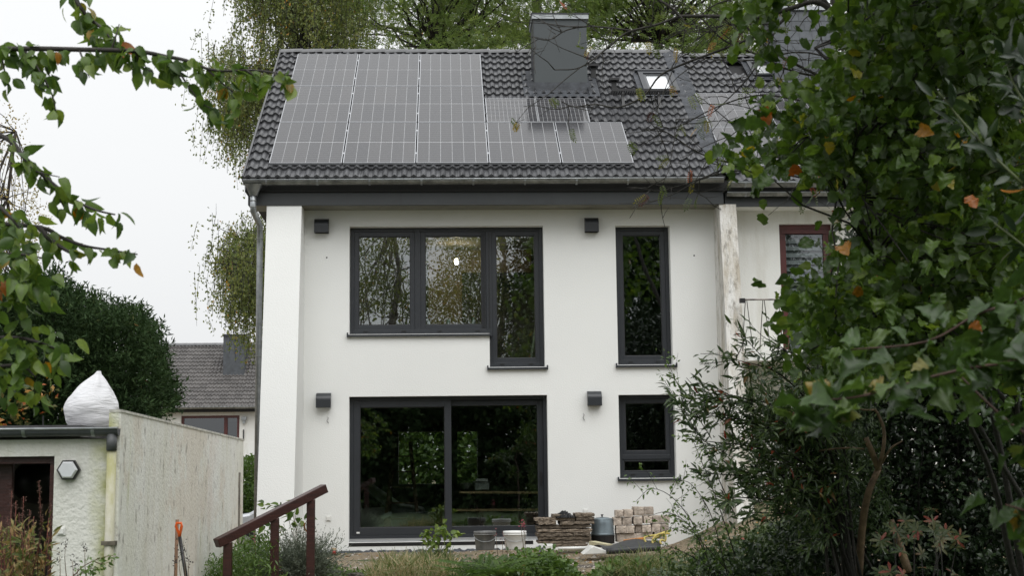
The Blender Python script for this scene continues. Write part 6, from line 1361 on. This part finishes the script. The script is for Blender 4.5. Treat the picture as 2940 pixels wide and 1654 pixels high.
# gravel and fallen leaves on the terrace
n = 2600; xx = rng.uniform(.6, 7.2, n); yy = rng.uniform(-4.6, -.03, n); pos = np.c_[xx, yy, gz(xx, yy)+.004]
PEB = [(np.array([(1, 0, 0), (.3, .9, .05), (-.8, .5, 0), (-.7, -.6, .05), (.4, -.8, 0), (0, 0, .55)], float), np.array([(0, 1, 5), (1, 2, 5), (2, 3, 5), (3, 4, 5), (4, 0, 5)], int))]
o = batch('gravel', PEB, pos, np.c_[rng.normal(size=(n, 2)), np.zeros(n)], np.tile([0, 0, 1.], (n, 1)), rng.uniform(.008, .03, n)**1., rng.uniform(0, 1, n), leafmat('pebble', [(0, (.10, .085, .07)), (.6, (.22, .19, .15)), (1, (.45, .42, .38))], trans=0, rough=.9), None, 'stuff'); tagp(o, 'loose gravel and crumbs of mortar on the terrace', 'gravel')
n = 420; xx = rng.uniform(-.5, 7.6, n); yy = rng.uniform(-4.8, -.1, n); pos = np.c_[xx, yy, gz(xx, yy)+.012]
o = batch('fallen_leaves', SMALL_T, pos, np.c_[rng.normal(size=(n, 2)), np.zeros(n)], rdir(n, (0, 0, 1.5), .4), rng.uniform(.03, .07, n), rng.uniform(0, 1, n), leafmat('dead_leaf', [(0, (.10, .05, .02)), (.5, (.30, .14, .04)), (1, (.45, .25, .06))], trans=.1, rough=.7), None, 'stuff'); tagp(o, 'fallen orange and brown leaves on the terrace ground', 'fallen leaves')
# membrane crumpled along the wall foot
V = []; F = []
for i in range(90):
    x = .75+i*.040; k = .02*math.sin(i*1.3)+.014*math.sin(i*3.7); k *= .8+.8*math.sin(i*.37); V += [(x, -.02, .03+k*.5), (x, -.07+k, .02+k*.4), (x, -.13+k, -.02)]
for i in range(89):
    for j in range(2): F.append((i*3+j, i*3+j+1, i*3+4+j, i*3+3+j))
tagp(add('wall_membrane', make_mesh('wall_membrane', V, F), LEAD), 'torn grey membrane along the foot of the white wall under the sliding door', 'membrane')
def blades(name, label, poly, n, d0, d1, h, matl, lean=.5, cat='grass', hi=1.0, lo=0., tpls=None, kind='stuff'):
    p = region(poly, n, d0, d1); o = batch(name, tpls or BLADE_T, p, rdir(n, (0, -.1, 1.0), lean), rdir(n, (0, -1, .2), .5), h*rng.uniform(.5, 1.2, n), lo+(hi-lo)*rng.uniform(0, 1, n), matl, None, kind); return tagp(o, label, cat)
blades('grass_tuft', 'shaggy straw coloured grass mound below the sliding door', [(935, 1440), (970, 1420), (1040, 1412), (1120, 1420), (1160, 1450), (1160, 1500), (920, 1500)], 3000, 16.2, 17.6, .20, M_GR, .9, lo=.15)
blades('grass_tuft', 'fresh green grass at the base of the sapling', [(1060, 1402), (1130, 1402), (1150, 1430), (1040, 1430)], 420, 17.4, 17.8, .16, M_GR, .5, hi=.45)
blades('grass_tuft', 'green and straw grass in front of the rubber sheet', [(1520, 1440), (1580, 1418), (1650, 1412), (1720, 1430), (1760, 1490), (1500, 1490)], 2600, 16.2, 17.6, .20, M_GR, .8, hi=.75)
blades('grass_tuft', 'thin moss and grass patches between the stones of the terrace', [(880, 1412), (1040, 1406), (1050, 1424), (880, 1428)], 700, 17.6, 19.2, .035, M_GR, 1.0, hi=.4)
cover('ground_ivy', 'low green creeper leaves beside the lavender and along the path', [(795, 1400), (850, 1420), (960, 1432), (970, 1444), (880, 1440), (800, 1449)], 260, 17.2, 18.0, 6, .05, SMALL_T, M_HE, L_=.1)
cover('cranesbill', 'soft green cranesbill carpet in front of the slab stack', [(1270, 1395), (1320, 1378), (1380, 1375), (1430, 1400), (1440, 1430), (1500, 1449), (1500, 1490), (1270, 1490)], 620, 16.6, 17.6, 6, .05, HAZEL_L, M_HE, L_=.12, sp=.05)
cover('ground_plants', 'mixed dark green plants at the bottom edge before the bucket', [(1130, 1420), (1200, 1400), (1290, 1405), (1300, 1490), (1120, 1490)], 420, 16.4, 17.4, 7, .055, SMALL_T, M_WL, hi=.9)
cover('ground_plants', 'leafy ground cover right of the steps', [(1490, 1430), (1540, 1405), (1600, 1410), (1620, 1449), (1600, 1490), (1490, 1490)], 420, 16.4, 17.4, 6, .06, HAZEL_L, M_HE, L_=.12)
cover('herb_bed', 'bright green leafy herbs around the lower end of the handrail', [(480, 1420), (530, 1395), (575, 1388), (600, 1350), (650, 1335), (690, 1330), (700, 1500), (470, 1500)], 600, 15.9, 17.6, 9, .065, LANCE_T, M_HE, L_=.22)
# lavender
lv = thing('lavender_bush', 'rounded grey green lavender bush around the handrail posts', 'bush', (PD(745, 1430, 16.9)[0], PD(745, 1430, 16.9)[1], -.1)); lc = PD(748, 1420, 16.9); n = 900
d_ = nrmz(rng.normal(size=(n, 3))*np.array([1, .8, .55])+np.array([0, 0, .55])); L_ = rng.uniform(.34, .68, n)*(1-.15*np.abs(d_[:, 0])); b_ = lc+rng.normal(size=(n, 3))*np.array([.11, .1, .03])+np.array([0, 0, -.12])
twigs_mesh('stem', [([b_[i], b_[i]+d_[i]*L_[i]*.9], .003, .0015) for i in range(260)], mat('lavender_stem', (.10, .11, .075), .8), lv, 3)
k = 16; t_ = np.tile(np.linspace(.3, 1, k), n); pos = np.repeat(b_, k, 0)+np.repeat(d_*L_[:, None], k, 0)*t_[:, None]; batch('foliage', QUADN_T, pos, nrmz(np.repeat(d_, k, 0)+rng.normal(size=(n*k, 3))*.55), rdir(n*k), rng.uniform(.025, .05, n*k), np.clip(.6*np.repeat(rng.uniform(0, 1, n), k)+.4*rng.uniform(0, 1, n*k), 0, 1), M_LA, lv, 'stuff')
# sapling with bright leaves
sb = PD(1108, 1415, 17.6); sp0 = thing('sapling', 'young sapling with bright yellow green leaves before the sliding door', 'sapling', sb)
tips = [(1062, 1345), (1078, 1338), (1098, 1332), (1115, 1340), (1140, 1348), (1090, 1365), (1125, 1370), (1070, 1375), (1108, 1325)]; ps = [smooth_path(np.array([sb+np.array([0, 0, -.15]), sb*.6+PD(1102, 1380, 17.6)*.4, PD(1100+(x-1100)*.4, y+18, 17.55), PD(x, y, 17.5+rng.normal()*.06)])) for x, y in tips]
twigs_mesh('stem', [(p, .006, .002) for p in ps], mat('sapling_stem', (.10, .07, .04), .7), sp0, 5)
cc = np.array([p[-1] for p in ps]+[p[-3] for p in ps]); pos, ld, nr, _, _ = sprigs(cc, 5, .06, .02, (0, 0, .1), .25); singles('leaf', APPLE_T, pos, ld, nr, rng.uniform(.06, .095, len(pos)), leafmat('sapling_leaf', [(0, (.09, .15, .03)), (.6, (.14, .21, .04)), (1, (.20, .27, .06))], True, trans=.35), sp0)
# ferns
def fern(px, py, dep, n, L_, label):
    b = PD(px, py, dep); t = thing('fern', label, 'fern', b, None)
    for i in range(n):
        a = 2*math.pi*i/n+rng.normal()*.3; d = nrmz(np.array([math.cos(a)*.7, math.sin(a)*.7-.2, .9])); V, T = FERN_T[0]; x = nrmz(np.cross(d, [0, 0, 1.])); z = np.cross(x, d); s = L_*rng.uniform(.8, 1.15)
        W_ = V.copy(); W_[:, 2] -= .35*W_[:, 1]**2; W_ = W_@np.array([x, d, z])*s+b; add('frond', tri_mesh('frond', W_, T, np.full(len(W_), rng.uniform(.1, .6))), M_HE, t)
fern(1215, 1458, 15.9, 10, .40, 'dark green fern clump below the black bucket'); fern(1268, 1455, 15.8, 10, .38, 'second fern clump left of the field stone'); fern(1180, 1466, 15.7, 8, .30, 'small fern at the bottom edge beside the grass mound')
# flowers
def flower_spikes(name, label, spots, dep, h, colr, n, cat='flower'):
    t = thing(name, label, cat, PD(spots[0][0], spots[0][1], dep)); m_ = mat(name+'_petal', colr, .6); ps = []; pos = []
    for x, y in spots:
        a = PD(x, y, dep); ps.append((curvy(a+np.array([.02, 0, -h]), a, 4, .1), .004, .002)); pos.append(a+rng.normal(size=(n, 3))*np.array([.012, .012, .035]))
    twigs_mesh('stem', ps, BARKT, t, 4); pos = np.concatenate(pos); batch('petals', SMALL_T, pos, rdir(len(pos), (0, 0, .5)), rdir(len(pos)), .022, np.zeros(len(pos)), m_, t, 'stuff')
flower_spikes('pink_flower', 'dark pink flower spike rising in front of the slab stack', [(1312, 1318), (1318, 1326)], 17.0, .35, (.38, .05, .09), 16); flower_spikes('pink_flower', 'faded pink spikes between the two buckets', [(1248, 1345), (1262, 1352), (1272, 1362)], 17.0, .25, (.22, .06, .07), 8)
flower_spikes('purple_flower', 'single purple cranesbill bloom near the slab stack', [(1353, 1389)], 16.8, .08, (.28, .12, .50), 18); flower_spikes('yellow_leaf_cluster', 'small cluster of yellow leaves on the field stone', [(1316, 1430), (1314, 1442)], 16.6, .06, (.55, .30, .03), 8, 'leaves')
flower_spikes('red_valerian', 'scattered small pinkish red blooms in the herb bed', [(640, 1358), (532, 1385), (705, 1437), (560, 1420), (495, 1385)], 16.6, .2, (.42, .07, .09), 9)
# arching leafy shoot behind the handrail
rs = [smooth_path(branch_px(p)) for p in ([(760, 1400, 17.4), (735, 1340, 17.4), (720, 1290, 17.4), (690, 1275, 17.4), (665, 1270, 17.4)], [(750, 1400, 17.4), (745, 1330, 17.4), (735, 1285, 17.4), (745, 1262, 17.4)], [(760, 1390, 17.4), (765, 1330, 17.4), (775, 1305, 17.4)], [(740, 1400, 17.4), (720, 1350, 17.4), (690, 1320, 17.4), (668, 1312, 17.4)])]
hy = thing('hydrangea_shoot', 'leafy green shoots poking above the handrail before the white fin', 'shrub', rs[0][0]); twigs_mesh('stem', [(p, .005, .002) for p in rs], BARKT, hy, 5)
pos, ld, nr = along([p[5:] for p in rs], 60, 0, .3, .05, .8); singles('leaf', APPLE_T, pos, ld, nr, rng.uniform(.07, .12, len(pos)), M_AP, hy)
# ================================================================== BOTTOM LEFT PLANTS
dy = thing('dry_loosestrife', 'tall drying plant with bronze leaves and brown seed spikes before the shed door', 'plant', (PD(60, 1500, 9.5)[0], PD(60, 1500, 9.5)[1], -.4)); ps = []
for i in range(34):
    x = rng.uniform(-20, 125); y = rng.uniform(1290, 1380) if i > 9 else 0
    if i <= 9: x, y = ((30, 1235), (60, 1250), (98, 1212), (128, 1268), (48, 1290), (20, 1300), (75, 1285), (108, 1300), (40, 1262), (85, 1300))[i]
    a = PD(60+(x-60)*.7, 1560, 9.5+rng.normal()*.2); b = PD(x, y, 9.4+rng.normal()*.25); a[2] = -.4; ps.append(curvy(a, b, 6, .06))
twigs_mesh('stem', [(p, .006, .002) for p in ps], mat('red_stem', (.16, .045, .03), .7, var=.4), dy, 4)
pos, ld, nr = along([p[2:4+(i > 9)*2] for i, p in enumerate(ps)], 1500, 0, -.05, .05, .5); batch('foliage', LANCE_T, pos, ld, nr, rng.uniform(.04, .08, len(pos)), rng.uniform(0, 1, len(pos)), M_DR, dy, 'stuff')
pos, ld, nr = along([p[4:] for p in ps[:10]], 1100, 0, 0, .012, .5); batch('seed_heads', SMALL_T, pos, ld, nr, .012, np.zeros(len(pos)), mat('seed_brown', (.10, .05, .035), .8), dy, 'stuff')
rz_ = [smooth_path(branch_px(p)) for p in ([(170, 1470, 11), (205, 1430, 11), (245, 1408, 11), (285, 1398, 11)], [(235, 1412, 11), (255, 1420, 11), (275, 1415, 11)], [(180, 1460, 11), (225, 1432, 11), (250, 1438, 11)])]
rs_ = thing('rose_shoot', 'arching rose shoot with small green leaves in front of the shed downpipe', 'shrub', rz_[0][0]); twigs_mesh('stem', [(p, .005, .002) for p in rz_], BARKT, rs_, 5); pos, ld, nr = along([p[3:] for p in rz_], 90, 0, .3, .05, .7); batch('foliage', SMALL_T, pos, ld, nr, rng.uniform(.03, .05, len(pos)), rng.uniform(.3, 1, len(pos)), M_HE, rs_, 'stuff')
for sp, lab in (([(214, 1380), (182, 1412)], 'dark spent flower spikes beside the rose shoot'), ([(450, 1400), (462, 1385), (440, 1412), (475, 1410)], 'dark wispy seed stems at the foot of the spade'), ([(165, 1372), (150, 1400), (195, 1432)], 'thin grey seed stems right of the drying plant')):
    flower_spikes('seed_spike', lab, sp, 11.5, .30, (.03, .025, .022), 14, 'plant')
